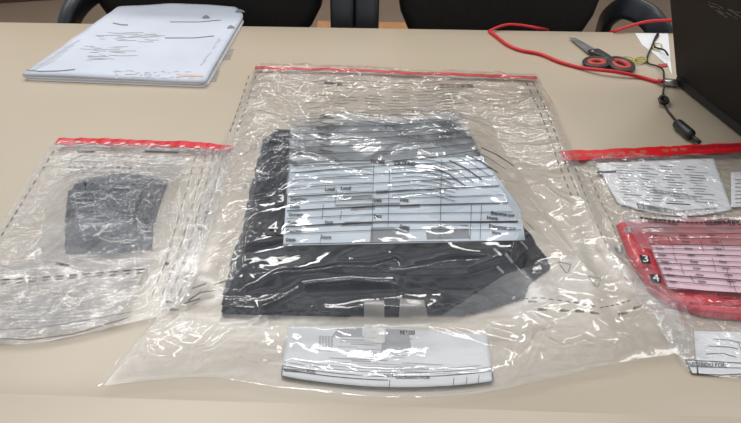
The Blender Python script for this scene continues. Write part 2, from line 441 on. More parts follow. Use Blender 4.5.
# left chair, its backrest spans x 105..327 in the photo
Yc = 1.47
l0 = PY(104, 10, Yc); l1 = PY(328, 5, Yc)
r0 = PY(395, 5, Yc); r1 = PY(594, 5, Yc)
zb = PY(320, 44, Yc)[2]
def armfront(px, Y=1.36, dx=0.0):
    b = PY(px, 20, Y)
    return [(b[0], Y + 0.10, 0.48), (b[0], Y - 0.0, 0.56), (b[0], Y - 0.02, 0.70), (b[0] + dx, Y, 0.80), (b[0] + dx, Y + 0.06, 0.87), (b[0] + dx, Y + 0.16, 0.885)]
lw = l1[0] - l0[0]
la = [tuple(PY(*q)) for q in ((50, 60, 1.30), (66, 34, 1.31), (72, 14, 1.34), (86, -3, 1.39), (104, -12, 1.44), (125, -8, 1.48))]
chair((l0[0] + l1[0]) / 2, Yc, lw, zb, 'black office chair with dark round-cornered backrest behind the white document envelope',
      [(la, 0.06, 0.035, (0, 0.3, 1)), (armfront(343), 0.058, 0.03, (0, -1, 0))])
ra = [tuple(PY(*q)) for q in ((596, 60, 1.47), (602, 34, 1.47), (608, 18, 1.46), (624, 8, 1.42), (644, 14, 1.37), (656, 26, 1.33), (664, 42, 1.31), (668, 70, 1.31))]
chair((r0[0] + r1[0]) / 2, Yc, r1[0] - r0[0], PY(400, 48, Yc)[2], 'black office chair behind the table, between the centre bag and the laptop',
      [(ra, 0.055, 0.025, (-1, 0, 0.2)), (armfront(366.8), 0.058, 0.03, (0, -1, 0))])

# ------------------------------------------------------------------ generic draped film
def resample(pts, n):
    p = np.array(pts, float); d = np.r_[0, np.cumsum(np.hypot(*(p[1:] - p[:-1]).T))]
    t = np.linspace(0, d[-1], n)
    return np.stack([np.interp(t, d, p[:, 0]), np.interp(t, d, p[:, 1])], -1)
def smooth_poly(pts, n):
    c = np.array(catmull([(a, b, 0) for a, b in pts], 10))[:, :2]
    return resample(c, n)
def coons(top, bottom, left, right, nu, nv):
    T = smooth_poly(top, nu); B = smooth_poly(bottom, nu); Lf = smooth_poly(left, nv); R = smooth_poly(right, nv)
    u = np.linspace(0, 1, nu)[:, None, None]; v = np.linspace(0, 1, nv)[None, :, None]
    S = (1 - v) * T[:, None] + v * B[:, None] + (1 - u) * Lf[None] + u * R[None]
    S -= (1 - u) * (1 - v) * T[0] + u * (1 - v) * T[-1] + (1 - u) * v * B[0] + u * v * B[-1]
    return S
def film_sheet(name, S, Hf, material, parent, calm=None):
    nu, nv = S.shape[:2]
    x = S[..., 0].ravel(); y = S[..., 1].ravel()
    z = TZ + Hf(x, y)
    o = mesh_obj(name, np.stack([x, y, z], -1), grid_faces(nu, nv)[:, ::-1], material, parent)
    if calm is not None:
        a = o.data.attributes.new('calm', 'FLOAT', 'POINT'); a.data.foreach_set('value', np.ascontiguousarray(calm(x, y), dtype=np.float32))
    return o
def drape(px, py, Hf, off=0.0):
    z = np.full(np.shape(px), 0.01)
    for _ in range(14):
        p = P(px, py, z); z = 0.5 * z + 0.5 * Hf(p[..., 0], p[..., 1])
    p = P(px, py, z); p[..., 2] = TZ + Hf(p[..., 0], p[..., 1]) + off
    return p

# ---- writing: every mark is placed in photo pixels and laid onto the surface under it
_tcache = {}
def glyphs(s):
    bold = 0.03 if len(s) > 1 else 0.0
    if s not in _tcache:
        cu = bpy.data.curves.new('t', 'FONT'); cu.body = s; cu.size = 1; cu.offset = bold; cu.resolution_u = 2
        ob = bpy.data.objects.new('t', cu); COL.objects.link(ob)
        bpy.context.view_layer.update()
        ev = ob.evaluated_get(bpy.context.evaluated_depsgraph_get()); me = ev.to_mesh()
        v = np.array([tuple(q.co)[:2] for q in me.vertices]); f = [tuple(p.vertices) for p in me.polygons]
        ev.to_mesh_clear(); bpy.data.objects.remove(ob)
        x0 = v[:, 0].min(); x1 = v[:, 0].max()
        v[:, 0] = (v[:, 0] - x0) / (x1 - x0); v[:, 1] = v[:, 1] / 0.62
        _tcache[s] = (v, f)
    return _tcache[s]
class Ink:
    def __init__(self, Hf, off): self.H = Hf; self.off = off; self.px = []; self.f = []; self.n = 0
    def raw(self, pts, faces):
        self.px.append(np.array(pts, float)); self.f += [tuple(i + self.n for i in q) for q in faces]; self.n += len(pts)
    def text(self, s, x, y, w, h, dx=(1, 0.0), up=(0.0, -1)):
        """left end of the base line at x,y; w wide, h tall in pixels"""
        v, f = glyphs(s)
        d = np.array(dx, float); u = np.array(up, float)
        self.raw(np.array([x, y]) + v[:, :1] * w * d + v[:, 1:] * h * u, f)
    def line(self, pts, w=0.5, step=4):
        p = resample(pts, max(2, int(sum(math.dist(a, b) for a, b in zip(pts[:-1], pts[1:])) / step) + 1))
        t = np.gradient(p, axis=0); t /= np.linalg.norm(t, axis=1)[:, None] + 1e-9
        nn = np.stack([-t[:, 1], t[:, 0]], -1) * w / 2
        n = len(p); self.raw(np.r_[p + nn, p - nn], [(i, i + 1, n + i + 1, n + i) for i in range(n - 1)])
    def quad(self, tl, tr, br, bl, nu=2, nv=2):
        u = np.linspace(0, 1, nu)[:, None, None]; v = np.linspace(0, 1, nv)[None, :, None]
        tl, tr, br, bl = map(np.array, (tl, tr, br, bl))
        g = (tl * (1 - u) + tr * u) * (1 - v) + (bl * (1 - u) + br * u) * v
        self.raw(g.reshape(-1, 2), [tuple(int(i) for i in q[::-1]) for q in grid_faces(nu, nv)])
    def dashes(self, pts, n, w=1.0, duty=0.6, ramp=None):
        p = resample(pts, n * 2 + 1)
        for i in range(n):
            a = p[2 * i]; b = a + (p[2 * i + 1] - a) * duty * 2
            self.line([tuple(a), tuple(b)], w if ramp is None else w * (1 + (ramp - 1) * i / n))
    def build(self, name, m, parent, label=None, smooth_shade=True):
        q = np.concatenate(self.px); p = drape(q[:, 0], q[:, 1], self.H, self.off)
        o = mesh_obj(name, p, self.f, m, parent, smooth_shade)
        if label: o['label'] = label
        return o
rnd = random.Random(3)

# ------------------------------------------------------------------ dark clothing in the centre bag
jk = xy([(262, 121, .03), (300, 119, .035), (380, 112, .035), (450, 112, .035), (474, 122, .03), (488, 150, .03), (512, 185, .03), (530, 215, .03),
         (549, 246, .02), (552, 264, .01), (530, 284, .0), (524, 300, 0), (470, 316, 0), (400, 317, 0), (300, 318, 0), (222, 318, 0), (222, 290, .01),
         (232, 240, .02), (240, 210, .03), (246, 180, .03), (254, 150, .03)])
def jacket_h(x, y):
    d = sdf(x, y, jk)
    e = smooth(d / 0.028)
    top = 0.034 + 0.010 * perlin(x * 9, y * 9, 3) + 0.006 * (crease(x, y, 11, 0.3, 2.0, 21) - 0.4)
    lump = 0.012 * np.exp(-((x - B1[0]) ** 2 + (y - B1[1]) ** 2) / 0.03 ** 2)
    return np.maximum(e * (top + lump), 0.0)
B1 = P(512, 250, 0.03)[:2]
def solid_from_height(name, poly, Hf, material, parent=None, n=120, m=100, floor=0.0025):
    xs = np.linspace(poly[:, 0].min() - 0.002, poly[:, 0].max() + 0.002, n); ys = np.linspace(poly[:, 1].min() - 0.002, poly[:, 1].max() + 0.002, m)
    X, Y = np.meshgrid(xs, ys, indexing='ij'); D = sdf(X.ravel(), Y.ravel(), poly).reshape(X.shape)
    Z = Hf(X.ravel(), Y.ravel()).reshape(X.shape)
    keep = D > -0.001
    cell = keep[:-1, :-1] & keep[1:, :-1] & keep[1:, 1:] & keep[:-1, 1:]
    idx = np.arange(n * m).reshape(n, m)
    q = np.stack([idx[:-1, :-1], idx[1:, :-1], idx[1:, 1:], idx[:-1, 1:]], -1)[cell]
    top = np.stack([X.ravel(), Y.ravel(), TZ + np.maximum(Z.ravel(), floor + 0.001)], -1)
    bot = np.stack([X.ravel(), Y.ravel(), np.full(X.size, TZ + floor)], -1)
    used = np.unique(q); remap = -np.ones(n * m, int); remap[used] = np.arange(len(used)); k = len(used)
    faces = [tuple(remap[r]) for r in q] + [tuple((remap[r] + k)[::-1]) for r in q]
    from collections import Counter
    ec = {}
    for r in q:
        for a, b in ((r[0], r[1]), (r[1], r[2]), (r[2], r[3]), (r[3], r[0])):
            if (b, a) in ec: del ec[(b, a)]
            else: ec[(a, b)] = 1
    faces += [(remap[b], remap[a], remap[a] + k, remap[b] + k) for a, b in ec]
    return mesh_obj(name, np.r_[top[used], bot[used]], faces, material, parent)
jc = jk.mean(0)
jacket = thing('folded_jacket', 'folded blue-black clothing sealed inside the big centre plastic bag', 'clothing', (jc[0], jc[1], TZ + 0.0025))
solid_from_height('garment', jk, jacket_h, M_dark, jacket, 190, 160)
# zip pulls glinting at the right
zp = MB()
for (a, b) in (((494, 250), (501, 257)), ((505, 255), (512, 264)), ((497, 268), (503, 274)), ((519, 241), (527, 250))):
    pa = drape(np.array([a[0], b[0]]), np.array([a[1], b[1]]), jacket_h, 0.002)
    MB().add(*sweep([pa[0], pa[1]], rrect(0.0035, 0.002, 0.0008))).build('zip_pull', M_steel, jacket, s=False)

# ------------------------------------------------------------------ centre bag
def squiggles(n, x0, x1, y0, y1, slope, ln, z, a, w, seed):
    q = random.Random(seed); out = []
    for _ in range(n):
        x = q.uniform(x0, x1); y = q.uniform(y0, y1); L_ = q.uniform(.5, 1) * ln; s_ = slope + q.uniform(-.25, .25)
        out.append(([(x, y), (x + L_ * .35, y + L_ * .35 * (s_ + q.uniform(-.5, .5))), (x + L_ * .7, y + L_ * .7 * s_ + q.uniform(-3, 3)), (x + L_, y + L_ * s_)], z, a * q.uniform(.6, 1.2), w))
    return out
def lines_px(*polys): return [xy(p, 0.01) for p in polys]
C_creases = [(xy(p, z), a * 0.001, w * 0.001) for p, z, a, w in [
    ([(248, 286), (280, 275), (330, 273), (374, 271), (394, 264)], .04, 4.5, 5),
    ([(262, 305), (304, 287), (350, 284), (392, 286)], .035, 4, 5),
    ([(262, 333), (209, 362), (191, 371), (129, 388)], .01, 8, 7),
    ([(221, 337), (203, 356), (165, 368), (126, 372)], .01, 5, 6),
    ([(150, 345), (152, 365)], .01, 5, 6), ([(186, 381), (203, 358)], .01, 5, 4),
    ([(106, 388), (130, 362)], .01, 4, 4),
    ([(506, 384), (518, 366), (536, 343)], .01, 7, 6), ([(522, 370), (536, 346), (548, 334)], .01, 4, 4),
    ([(536, 345), (564, 354), (582, 347), (605, 354), (635, 365), (691, 350)], .012, 8, 7),
    ([(677, 312), (656, 322), (624, 329)], .012, 7, 7),
    ([(616, 296), (640, 300), (672, 312)], .012, 6, 8),
    ([(285, 150), (330, 163), (370, 176)], .045, 4, 5), ([(330, 118), (420, 130), (478, 124)], .04, 5, 8),
    ([(250, 122), (320, 122), (350, 118)], .035, 3, 4), ([(395, 133), (440, 100), (470, 85)], .03, 5, 9),
    ([(380, 160), (400, 150), (440, 152)], .045, 6, 6), ([(268, 82), (330, 88), (390, 84)], .012, 4, 6),
    ([(448, 100), (500, 118), (530, 108)], .012, 5, 9), ([(500, 200), (540, 190), (566, 210)], .012, 4, 6),
    ([(540, 235), (570, 262), (590, 285)], .012, 6, 9),
    *squiggles(20, 226, 282, 160, 208, -.4, 30, .03, 6.0, 3.6, 4), *squiggles(9, 252, 320, 78, 92, .12, 34, .012, 3.0, 3, 5), *squiggles(9, 250, 300, 128, 160, .2, 30, .03, 4.5, 3.6, 6),
    ([(260, 170), (230, 190), (222, 215)], .02, 5, 6), ([(285, 158), (250, 178), (228, 205)], .03, 4, 5),
]]
c_left = xy([(256, 69), (247, 98), (238, 122), (226, 150), (211, 190), (198, 225), (184, 262), (163, 310), (132, 350), (100, 392)])
c_right = xy([(537, 78), (548, 105), (560, 136), (574, 170), (592, 215), (606, 250), (640, 287), (675, 310), (691, 333), (705, 354)])
c_top = xy([(256, 69), (310, 70), (360, 71), (400, 73), (470, 76), (537, 78)])
c_bot = xy([(100, 392), (149, 386), (200, 382.5), (238, 386), (274, 392), (320, 397), (375, 402), (430, 402.5), (480, 399), (530, 389), (596, 374), (650, 364), (705, 354)])
cS = coons(c_top, c_bot, c_left, c_right, 500, 500)
c_out = np.r_[cS[:, 0][::8], cS[-1, :][::8], cS[::-1, -1][::8], cS[0, ::-1][::8]]
def lift(x, y):
    # the bag rides on its two neighbours at both sides
    return 0.012 * smooth((-x - 0.13) / 0.06) * smooth((y - 0.40) / 0.05) * smooth((0.95 - y) / 0.08) + 0.012 * smooth((x - 0.24) / 0.05) * smooth((y - 0.38) / 0.05) * smooth((0.95 - y) / 0.1)
jk_soft = jk
def centre_base(x, y):
    d = sdf(x, y, jk)
    tent = 0.036 * smooth((d + 0.045) / 0.075)
    return np.maximum(tent, jacket_h(x, y) + 0.004)
SHEET = xy([(288, 325), (487, 334), (493, 382), (390, 388), (281, 376)])
def centre_h(x, y):
    x = np.asarray(x, float); y = np.asarray(y, float)
    d = sdf(x, y, c_out); dj = sdf(x, y, jk)
    edge = smooth(d / 0.02)
    onj = smooth((dj + 0.02) / 0.03)
    w = 0.006 * crease(x, y, 8, 0.5, 1.6, 31, 0.5) + 0.0020 * crease(x, y, 20, -0.4, 1.8, 33, 0.6)
    # busy crinkles at the left flank and the top
    flank = smooth((-x - 0.10) / 0.05) * smooth((y - 0.33) / 0.06)
    topz = smooth((y - 0.62) / 0.1)
    busy = np.clip(flank * 1.0 + topz * 0.55, 0.05, 1)
    w = w + busy * (0.0030 * crease(x, y, 42, 0.45, 2.6, 35, 0.6, 1.2) + 0.0014 * crease(x, y, 85, 0.3, 2.6, 37, 0.6, 1.2))
    w = w * (1 - 0.45 * onj * (1 - busy)) * (1 - 0.6 * onj * smooth((0.60 - y) / 0.06) * smooth((x + 0.155) / 0.03))
    for poly, a, wd in C_creases:
        w = w + a * np.exp(-(seg_dist(x, y, poly) / wd))
    w = w * (1 - 0.5 * smooth((sdf(x, y, SHEET) + 0.004) / 0.015))
    puff = 0.010 * smooth(d / 0.05) * (1 - onj) * (0.6 + perlin(x * 8, y * 8, 41))
    return lift(x, y) + 0.0045 + np.maximum(centre_base(x, y), 0) + edge * (w + puff)
print('film grid')
centre = thing('evidence_bag', 'big clear plastic evidence bag in the middle, full of dark clothing', 'evidence bag', (0, float(jc[1]), TZ), 'clear plastic evidence bags on the table')
YF = P(400, 195, .04)[1]; YG = P(400, 170, .04)[1]
def centre_calm(x, y):
    taut = smooth((sdf(x, y, jk) + 0.005) / 0.02) * smooth((YG - y) / (YG - YF)) * smooth((x + 0.155) / 0.03)
    flap = smooth((0.42 - y) / 0.03)
    right = smooth((x - 0.16) / 0.04) * 0.35
    flank = 0.6 * smooth((sdf(x, y, jk) + 0.01) / 0.02)
    flap = np.maximum(flap, 0.8 * smooth((sdf(x, y, SHEET) + 0.004) / 0.015))
    return np.clip(np.maximum(np.maximum(np.maximum(taut * 0.88, flap * 0.45), right), flank), 0, 0.9)
film_sheet('front_film', cS, centre_h, M_film, centre, centre_calm)
film_sheet('back_film', cS[::5, ::5], lambda x, y: lift(x, y) * 0.95 + 0.0012, M_film_back, centre)

# red seal along the top edge
def strip(name, pxy, w_m, th, z, m, parent, wig=0.0, n=60):
    c = resample(pxy, n); V = []; F = []
    t = np.gradient(c, axis=0); t /= np.linalg.norm(t, axis=1)[:, None]; nn = np.stack([-t[:, 1], t[:, 0]], -1)
    for i in range(n):
        zz = z + wig * (perlin(i * 0.33, 0.5, 51) + 0.5)
        ww = w_m * (1 + 0.25 * perlin(i * 0.5, 3.3, 52))
        for s, dz in ((-0.5, 0), (0.5, 0), (0.5, th), (-0.5, th)):
            V.append((c[i, 0] + nn[i, 0] * s * ww, c[i, 1] + nn[i, 1] * s * ww, TZ + zz + dz))
    for i in range(n - 1):
        for q in range(4): F.append((i * 4 + q, i * 4 + (q + 1) % 4, i * 4 + 4 + (q + 1) % 4, i * 4 + 4 + q))
    F += [(3, 2, 1, 0), tuple(n * 4 - 4 + q for q in range(4))]
    return mesh_obj(name, V, F, m, parent, False)
strip('red_seal', xy([(255, 68), (310, 69), (350, 70), (378, 71), (400, 72.5), (470, 75.5), (537, 77.5)], .007), 0.011, 0.0012, 0.005, M_redseal, centre, 0.003)

UNDER = -0.0008
# white translucent form print: faint part above, solid part below
ik = Ink(centre_h, UNDER - 0.0012)
ik.quad((291, 118), (462, 112), (492, 172), (288, 172), 60, 24)
ik.quad((288, 172), (492, 172), (521, 206), (284, 206), 60, 16)
ik.build('faint_form_print', M_halfprint, centre, 'faint grey form printed on the upper film')
ik = Ink(centre_h, UNDER - 0.0002)
ik.quad((290.5, 164), (482, 156), (520, 207), (285.5, 207), 70, 20)
ik.quad((285.5, 207), (520, 207), (525.5, 240), (283, 245), 70, 18)
ik.build('form_panel', M_formblue, centre, 'pale blue-grey form panel')
ik = Ink(centre_h, 0.0004)
def form_lines(ik, rows, xl, xr, thick, cells):
    for yl, ym, yr, w in rows:
        ik.line([(xl(yl), yl), ((xl(yl) + xr(yr)) / 2, ym), (xr(yr), yr)], w)
XL = lambda y: 292.5 - (y - 160) * 0.11
XR = lambda y: 470 + (y - 130) * 0.52
for (yl, ym, yr, w) in [(166, 163, 150, .7), (173, 166, 160, .6), (181, 174, 168, .6), (188, 183, 176, .6), (197, 192, 186, .9), (204, 199, 195, .5), (211, 206, 203, 1.0), (219, 214, 212, .5), (227, 222, 222, 1.2), (234.5, 230, 230, .5), (244.5, 242.5, 241, .8),
                        (155, 152, 143, .5), (148, 145, 136, .5), (141, 138, 130, .6), (134, 132, 124, .5), (127, 126, 119, .5)]:
    ik.line([(XL(yl), yl), (330, yl * .5 + ym * .5), (380, ym), (430, ym * .6 + yr * .4), (XR(yr), yr)], w)
for x0, ya, yb in ((322, 219, 204), (320, 243, 234), (372, 241, 165), (388, 226, 170), (440, 240, 160), (470, 240, 205), (480, 240, 205), (335, 204, 190), (340, 220, 211)):
    ik.line([(x0, ya), (x0 + 1.5, yb)], .45)
for k_ in range(8):
    ik.line([(425 + 8 * k_, 170 - 3.2 * k_), (440 + 8 * k_, 177 - 3.2 * k_), (458 + 8 * k_, 190 - 3.4 * k_)], .9 if k_ % 2 else .5)
for k_ in range(9):
    y0 = 164 + k_ * 4.3
    ik.line([(XL(y0) + 2, y0 + 1), (330, y0 - 1 - (8 - k_) * .3), (372, y0 - 3)], .35)
    ik.line([(392, y0 - 3), (415, y0 - 5), (435, y0 - 3), (455, y0 + 3)], .5)
for s, x, y, w in (('Destino:', 290.5, 201, 16), ('Data:', 290, 208.5, 10), ('Origem:', 288.5, 216.5, 15), ('Data:', 288, 224.5, 10), ('Destino:', 286.5, 233, 16), ('Data:', 286, 241.5, 10), ('Hora:', 321.5, 239, 10),
                   ('Hora:', 325, 224, 8), ('Data:', 374, 202, 8), ('Data:', 374, 218, 8), ('Entregue por', 491, 214.5, 24), ('Hora:', 487, 219, 11), ('Entregue por', 489, 227.5, 27), ('Hora:', 492, 234, 9), ('Data:', 400, 201, 9), ('Data:', 400, 228, 9), ('Local', 325, 191, 10), ('Local', 341, 190, 10)):
    ik.text(s, x, y, w, 2.9, (1, -0.04) if x < 400 else (1, 0.10), (0.03, -1))
for s, x, y, w, sl in (('NOME', 371, 163, 14, .1), ('DESCRICAO DO MATERIAL', 440, 88, 34, 0.0), ('Atencao', 324, 84, 18, .1), ('A. Rec.', 283, 163, 15, .1), ('OUTRO', 394, 165, 22, .05)):
    ik.text(s, x, y, w, 3.5, (1, sl), (0.03, -1))
# fine lines of small print across the top of the bag
for k_ in range(16):
    y0 = 82 + k_ * 2.9
    for j in range(6):
        xa = 316 + j * 26 + rnd.uniform(-6, 6) - k_ * 0.6; ln = rnd.uniform(12, 22)
        if rnd.random() < 0.75: ik.dashes([(xa, y0 + 2 * math.sin(xa * .05)), (xa + ln, y0 + 2 * math.sin((xa + ln) * .05))], int(ln / 2.2), 0.75, 0.6)
for k_ in range(7):
    ik.text('Atencao', 318 + rnd.uniform(-3, 3), 118 + k_ * 5.5, 14, 1.8, (1, .1)); 
ik.dashes([(250, 315), (300, 311), (360, 309), (420, 308), (480, 302)], 19, 1.2, 0.6)
ik.dashes([(490, 300), (540, 298), (590, 305), (598, 308)], 13, 0.9, 0.6)
for s, x, y, sl in (('80m', 560, 312, 0), ('80m', 575, 312.5, .05), ('80m', 590, 314, .1), ('80m', 618, 316, -.2), ('80m', 633, 310, -.3), ('80m', 538, 311, 0), ('80m', 528, 303, 0), ('80m', 508, 302, 0)):
    ik.text(s, x, y, 9, 2.4, (1, sl))
ik.dashes([(600, 308), (616, 305), (632, 300)], 6, 0.9, 0.6)
# side margins: rows of small marks
for off_ in (0, 7):
    ik.dashes([(249 - off_ * .0 + off_, 76), (240 + off_, 104), (229 + off_, 135)], 9, 0.8, 0.55)
    ik.dashes([(533 - off_, 82), (545 - off_, 108), (556 - off_, 135), (566 - off_, 165), (580 - off_, 200)], 15, 0.9, 0.55)
for (x, y) in ((558, 262), (588, 276)):
    ik.line([(x, y), (x + 9, y + 13), (x + 13, y + 3), (x, y)], .6)
ik.build('black_print', M_ink, centre, 'black form lines and lettering')
# grey blocks over entries
ik = Ink(centre_h, UNDER + 0.0001)
for q in (((371, 227), (410, 226), (408, 239), (370, 242)), ((425, 225), (468, 224), (470, 238), (427, 239)), ((340, 196), (372, 194), (372, 198), (340, 200)), ((345, 221), (372, 221), (372, 225), (340, 226)),
          ((352, 207), (375, 205), (375, 209), (350, 210)), ((400, 205), (420, 203), (420, 207), (400, 208)), ((335, 204), (400, 202), (400, 204), (335, 206)), ((376, 190), (388, 189), (388, 193), (376, 194))):
    ik.quad(*q, 12, 4)
ik.build('smudged_entry', M_greyink, centre, 'grey smudged entries')
ik = Ink(centre_h, UNDER - 0.0003)
for x, y, s in ((265, 222, 1), (274, 195, .8)):
    ik = Ink(centre_h, 0.0009)
    ik.quad((x + 1, y), (x + 17 * s, y - .5), (x + 16 * s, y + 13 * s), (x, y + 14 * s), 8, 6)
    ik.build('number_box', M_ink, centre, 'black box with the number ' + ('4' if s == 1 else '3'))
for n_, x, y, w, h in (('4', 268, 234, 10, 9.5), ('3', 278, 204, 6, 6.5)):
    ik = Ink(centre_h, 0.0030); ik.text(n_, x, y, w, h, (1, 0), (.08, -1)); ik.build('number', M_whiteink, centre, 'white number ' + n_)

# bottom fold of film over the clothing, with clear tape
def above(f, dz): return lambda x, y: f(x, y) + dz
ik = Ink(centre_h, 0.0012)
ik.quad((222, 315), (400, 319), (400, 328), (218, 326), 60, 6)
ik.build('bottom_seam', M_filmfold, centre, 'milky heat-sealed seam')
ik = Ink(lambda x, y: lift(x, y) + 0.006 + 0.036 * smooth((sdf(x, y, jk) + 0.07) / 0.12), 0.008)
ik.quad((590, 250), (620, 290), (420, 334), (504, 280), 40, 30)
ik.build('film_fold', M_film_back, centre, 'folded-over corner of film')
ik = Ink(centre_h, 0.0024)
ik.quad((364, 302), (384, 302), (385, 344), (364, 344), 10, 20)
ik.build('clear_tape', M_filmfold, centre)
ik = Ink(centre_h, 0.0024)
ik.quad((400, 300), (424, 302), (430, 330), (398, 330), 10, 14)
ik.build('clear_tape', M_filmfold, centre)

# form sheet tucked in the front flap (its own thing)
def sheet_h(x, y): return 0.0035 + lift(x, y) + 0 * x
def front_h(x, y):
    return sheet_h(x, y) + 0.0004 * perlin(x * 20, y * 20, 8)
sh = thing('paper_form', 'white printed form sheet inside the front flap of the centre bag', 'form', (*P(390, 355)[:2], TZ + 0.003))
ik = Ink(front_h, 0)
ik.quad((288, 325), (487, 334), (493.5, 381), (281, 375.5), 50, 16)
# bottom edge bows outwards
q = ik.px[0].reshape(50, 16, 2)
u = np.linspace(0, 1, 50)[:, None]; vv = np.linspace(0, 1, 16)[None, :]
q[..., 1] += vv * 9 * np.sin(np.pi * u) ** 0.8 - 2 * np.sin(np.pi * u) * (1 - vv)
ik.px[0] = q.reshape(-1, 2)
sheet = ik.build('paper_sheet', M_paper, sh)
sheet.modifiers.new('thick', 'SOLIDIFY').thickness = 0.0003
ik = Ink(front_h, 0.0004)
bot = lambda x: 376 + 9 * math.sin(math.pi * (x - 281) / 212.5) ** 0.8 + (x - 281) / 212.5 * 5.5
for dy, w, xa, xb in ((0, .9, 281.5, 493), (-7.5, .7, 282, 388), (-11, .6, 282, 493), (-15, .4, 284, 493), (-18, .3, 300, 480)):
    ik.line([(x, bot(x) + dy) for x in np.linspace(xa, xb, 30)], w)
for x in (389, 453, 466, 478): ik.line([(x, bot(x)), (x + 1, bot(x) - 8)], .5)
ik.line([(493, 381), (492, 368)], .9); ik.line([(281.5, 376), (283, 363)], .8)
ik.text('RECEBIDO POR:', 284, 371.5, 32, 2.6, (1, .07))
ik.text('DATA', 384, 377, 10, 2.6); ik.text('LACRADO POR', 396, 379, 34, 2.6); ik.text('M100', 400, 335, 15, 4)
ik.build('black_print', M_ink, sh)
ik = Ink(front_h, 0.0004)
for r_ in range(8):
    ik.dashes([(319, 336.5 + r_ * 2), (334, 337.3 + r_ * 2)], 5, 1.2, .6)
for k_ in range(13):
    y0 = 337 + k_ * 2.4; xa = 345 + rnd.uniform(-8, 20); ln = rnd.uniform(15, 60)
    ik.line([(xa, y0), (xa + ln, y0 + ln * .04)], rnd.choice((.4, .6, .9)))
for (x, y, w) in ((329, 358, 28), (368, 357, 12), (330, 362, 20), (395, 367, 50), (400, 371, 60), (402, 363, 40)):
    ik.line([(x, y), (x + w, y + w * .05)], .6)
ik.quad((337, 329), (362, 328), (362, 337), (332, 337), 6, 4)
ik.quad((386, 329), (408, 330), (412, 352), (380, 354), 8, 6)
ik.build('grey_print', M_paleink, sh)

# ------------------------------------------------------------------ left bag
l_top = xy([(57, 142), (110, 144), (170, 147), (236, 151)])
l_left = xy([(57, 142), (44, 160), (30, 182), (12, 212), (-8, 250), (-35, 295), (-60, 342)])
l_right = xy([(236, 151), (228, 180), (217, 215), (205, 250), (196, 280), (182, 306)])
l_bot = xy([(-60, 342), (-20, 346), (28, 348), (74, 340), (120, 329), (164, 318), (182, 306)])
lS = coons(l_top, l_bot, l_left, l_right, 420, 420)
l_out = np.r_[lS[:, 0][::8], lS[-1, :][::8], lS[::-1, -1][::8], lS[0, ::-1][::8]]
pk = xy([(64, 181, .02), (80, 172, .02), (120, 168, .02), (165, 170, .02), (158, 190, .02), (150, 215, .02), (152, 250, 0), (110, 256, 0), (66, 254, 0), (66, 225, .0)])
def pack_h(x, y):
    d = sdf(x, y, pk)
    return smooth(d / 0.016) * (0.021 + 0.004 * perlin(x * 22, y * 22, 61))
pc = pk.mean(0)
pack = thing('dark_pouch', 'small slate-dark pouch sealed inside the left plastic bag', 'pouch', (pc[0], pc[1], TZ + 0.0025))
solid_from_height('pouch_body', pk, pack_h, M_dark2, pack, 90, 90)
ik = Ink(pack_h, 0.001)
ik.line([(68, 228), (110, 229), (150, 226)], 1.2, 3)
ik.build('pouch_seam', M_ink, pack)
lf_cre = [(xy(p, z), a * .001, w * .001) for p, z, a, w in [
    *squiggles(18, 60, 140, 180, 218, -.35, 34, .022, 3.6, 2.6, 14), *squiggles(12, 20, 130, 285, 335, -.4, 40, .008, 2.4, 2.6, 15), *squiggles(14, 150, 205, 200, 300, -.6, 26, .008, 2.6, 2.4, 16),
    ([(60, 196), (110, 186), (165, 172)], .025, 5, 5), ([(160, 190), (184, 172)], .02, 6, 4), ([(70, 205), (130, 195)], .025, 4, 4),
    ([(70, 215), (110, 205), (125, 215)], .025, 5, 5), ([(150, 262), (120, 268), (80, 262)], .01, 4, 5),
    ([(170, 290), (130, 310), (90, 330)], .01, 5, 5), ([(100, 300), (60, 318)], .01, 4, 4), ([(0, 270), (70, 262), (150, 256)], .01, 4, 6),
    ([(40, 345), (62, 322)], .01, 4, 4)]]
def left_h(x, y):
    x = np.asarray(x, float); y = np.asarray(y, float)
    d = sdf(x, y, l_out); dp = sdf(x, y, pk)
    base = np.maximum(0.023 * smooth((dp + 0.035) / 0.055), pack_h(x, y) + 0.003)
    w = 0.0035 * crease(x, y, 18, 0.25, 2.2, 71, 0.5) + 0.0030 * crease(x, y, 40, 0.35, 2.8, 73, 0.6, 1.2) + 0.0016 * crease(x, y, 85, 0.5, 3.0, 75, 0.6, 1.2)
    low = smooth((0.50 - y) / 0.06)
    w = w * (1 - 0.55 * low)
    w = np.minimum(w, 0.02)
    for poly, a, wd in lf_cre: w = w + a * np.exp(-(seg_dist(x, y, poly) / wd))
    side = smooth((x + 0.16) / 0.05)     # kept low where the centre bag lies on it
    w = w * (1 - 0.45 * side)
    return 0.003 + base + smooth(d / 0.015) * w
lbag = thing('evidence_bag', 'smaller clear plastic evidence bag at the left with red seal and dark pouch', 'evidence bag', (*P(90, 240)[:2], TZ), 'clear plastic evidence bags on the table')
film_sheet('front_film', lS, left_h, M_film_side, lbag)
film_sheet('back_film', lS[::6, ::6], lambda x, y: 0.0010 + 0 * x, M_film_back, lbag)
seal = strip('red_seal', xy([(57, 142.5), (90, 141.5), (120, 143), (160, 144.5), (190, 146), (232, 149)], .008), 0.017, 0.0015, 0.007, M_redseal, lbag, 0.003)
def seal_marks(pts, n, zoff, m, parent, h=2.0, w=6, name='seal_print', text=None):
    ik = Ink(lambda x, y: 0 * x + zoff, 0)
    p = resample(pts, n)
    for i, (a, b) in enumerate(p):
        if text: ik.text(text, a, b + 1.2, w, h, (1, .03))
        else: ik.quad((a, b - h / 2), (a + w, b - h / 2 - .4), (a + w - 2, b + h / 2 - .4), (a - 1, b + h / 2), 2, 2)
    return ik.build(name, m, parent)
seal_marks([(76, 142), (120, 143.5), (225, 148.5)], 11, 0.0125, M_formpink, lbag, 1.6, 5)
ik = Ink(left_h, UNDER - 0.0008)
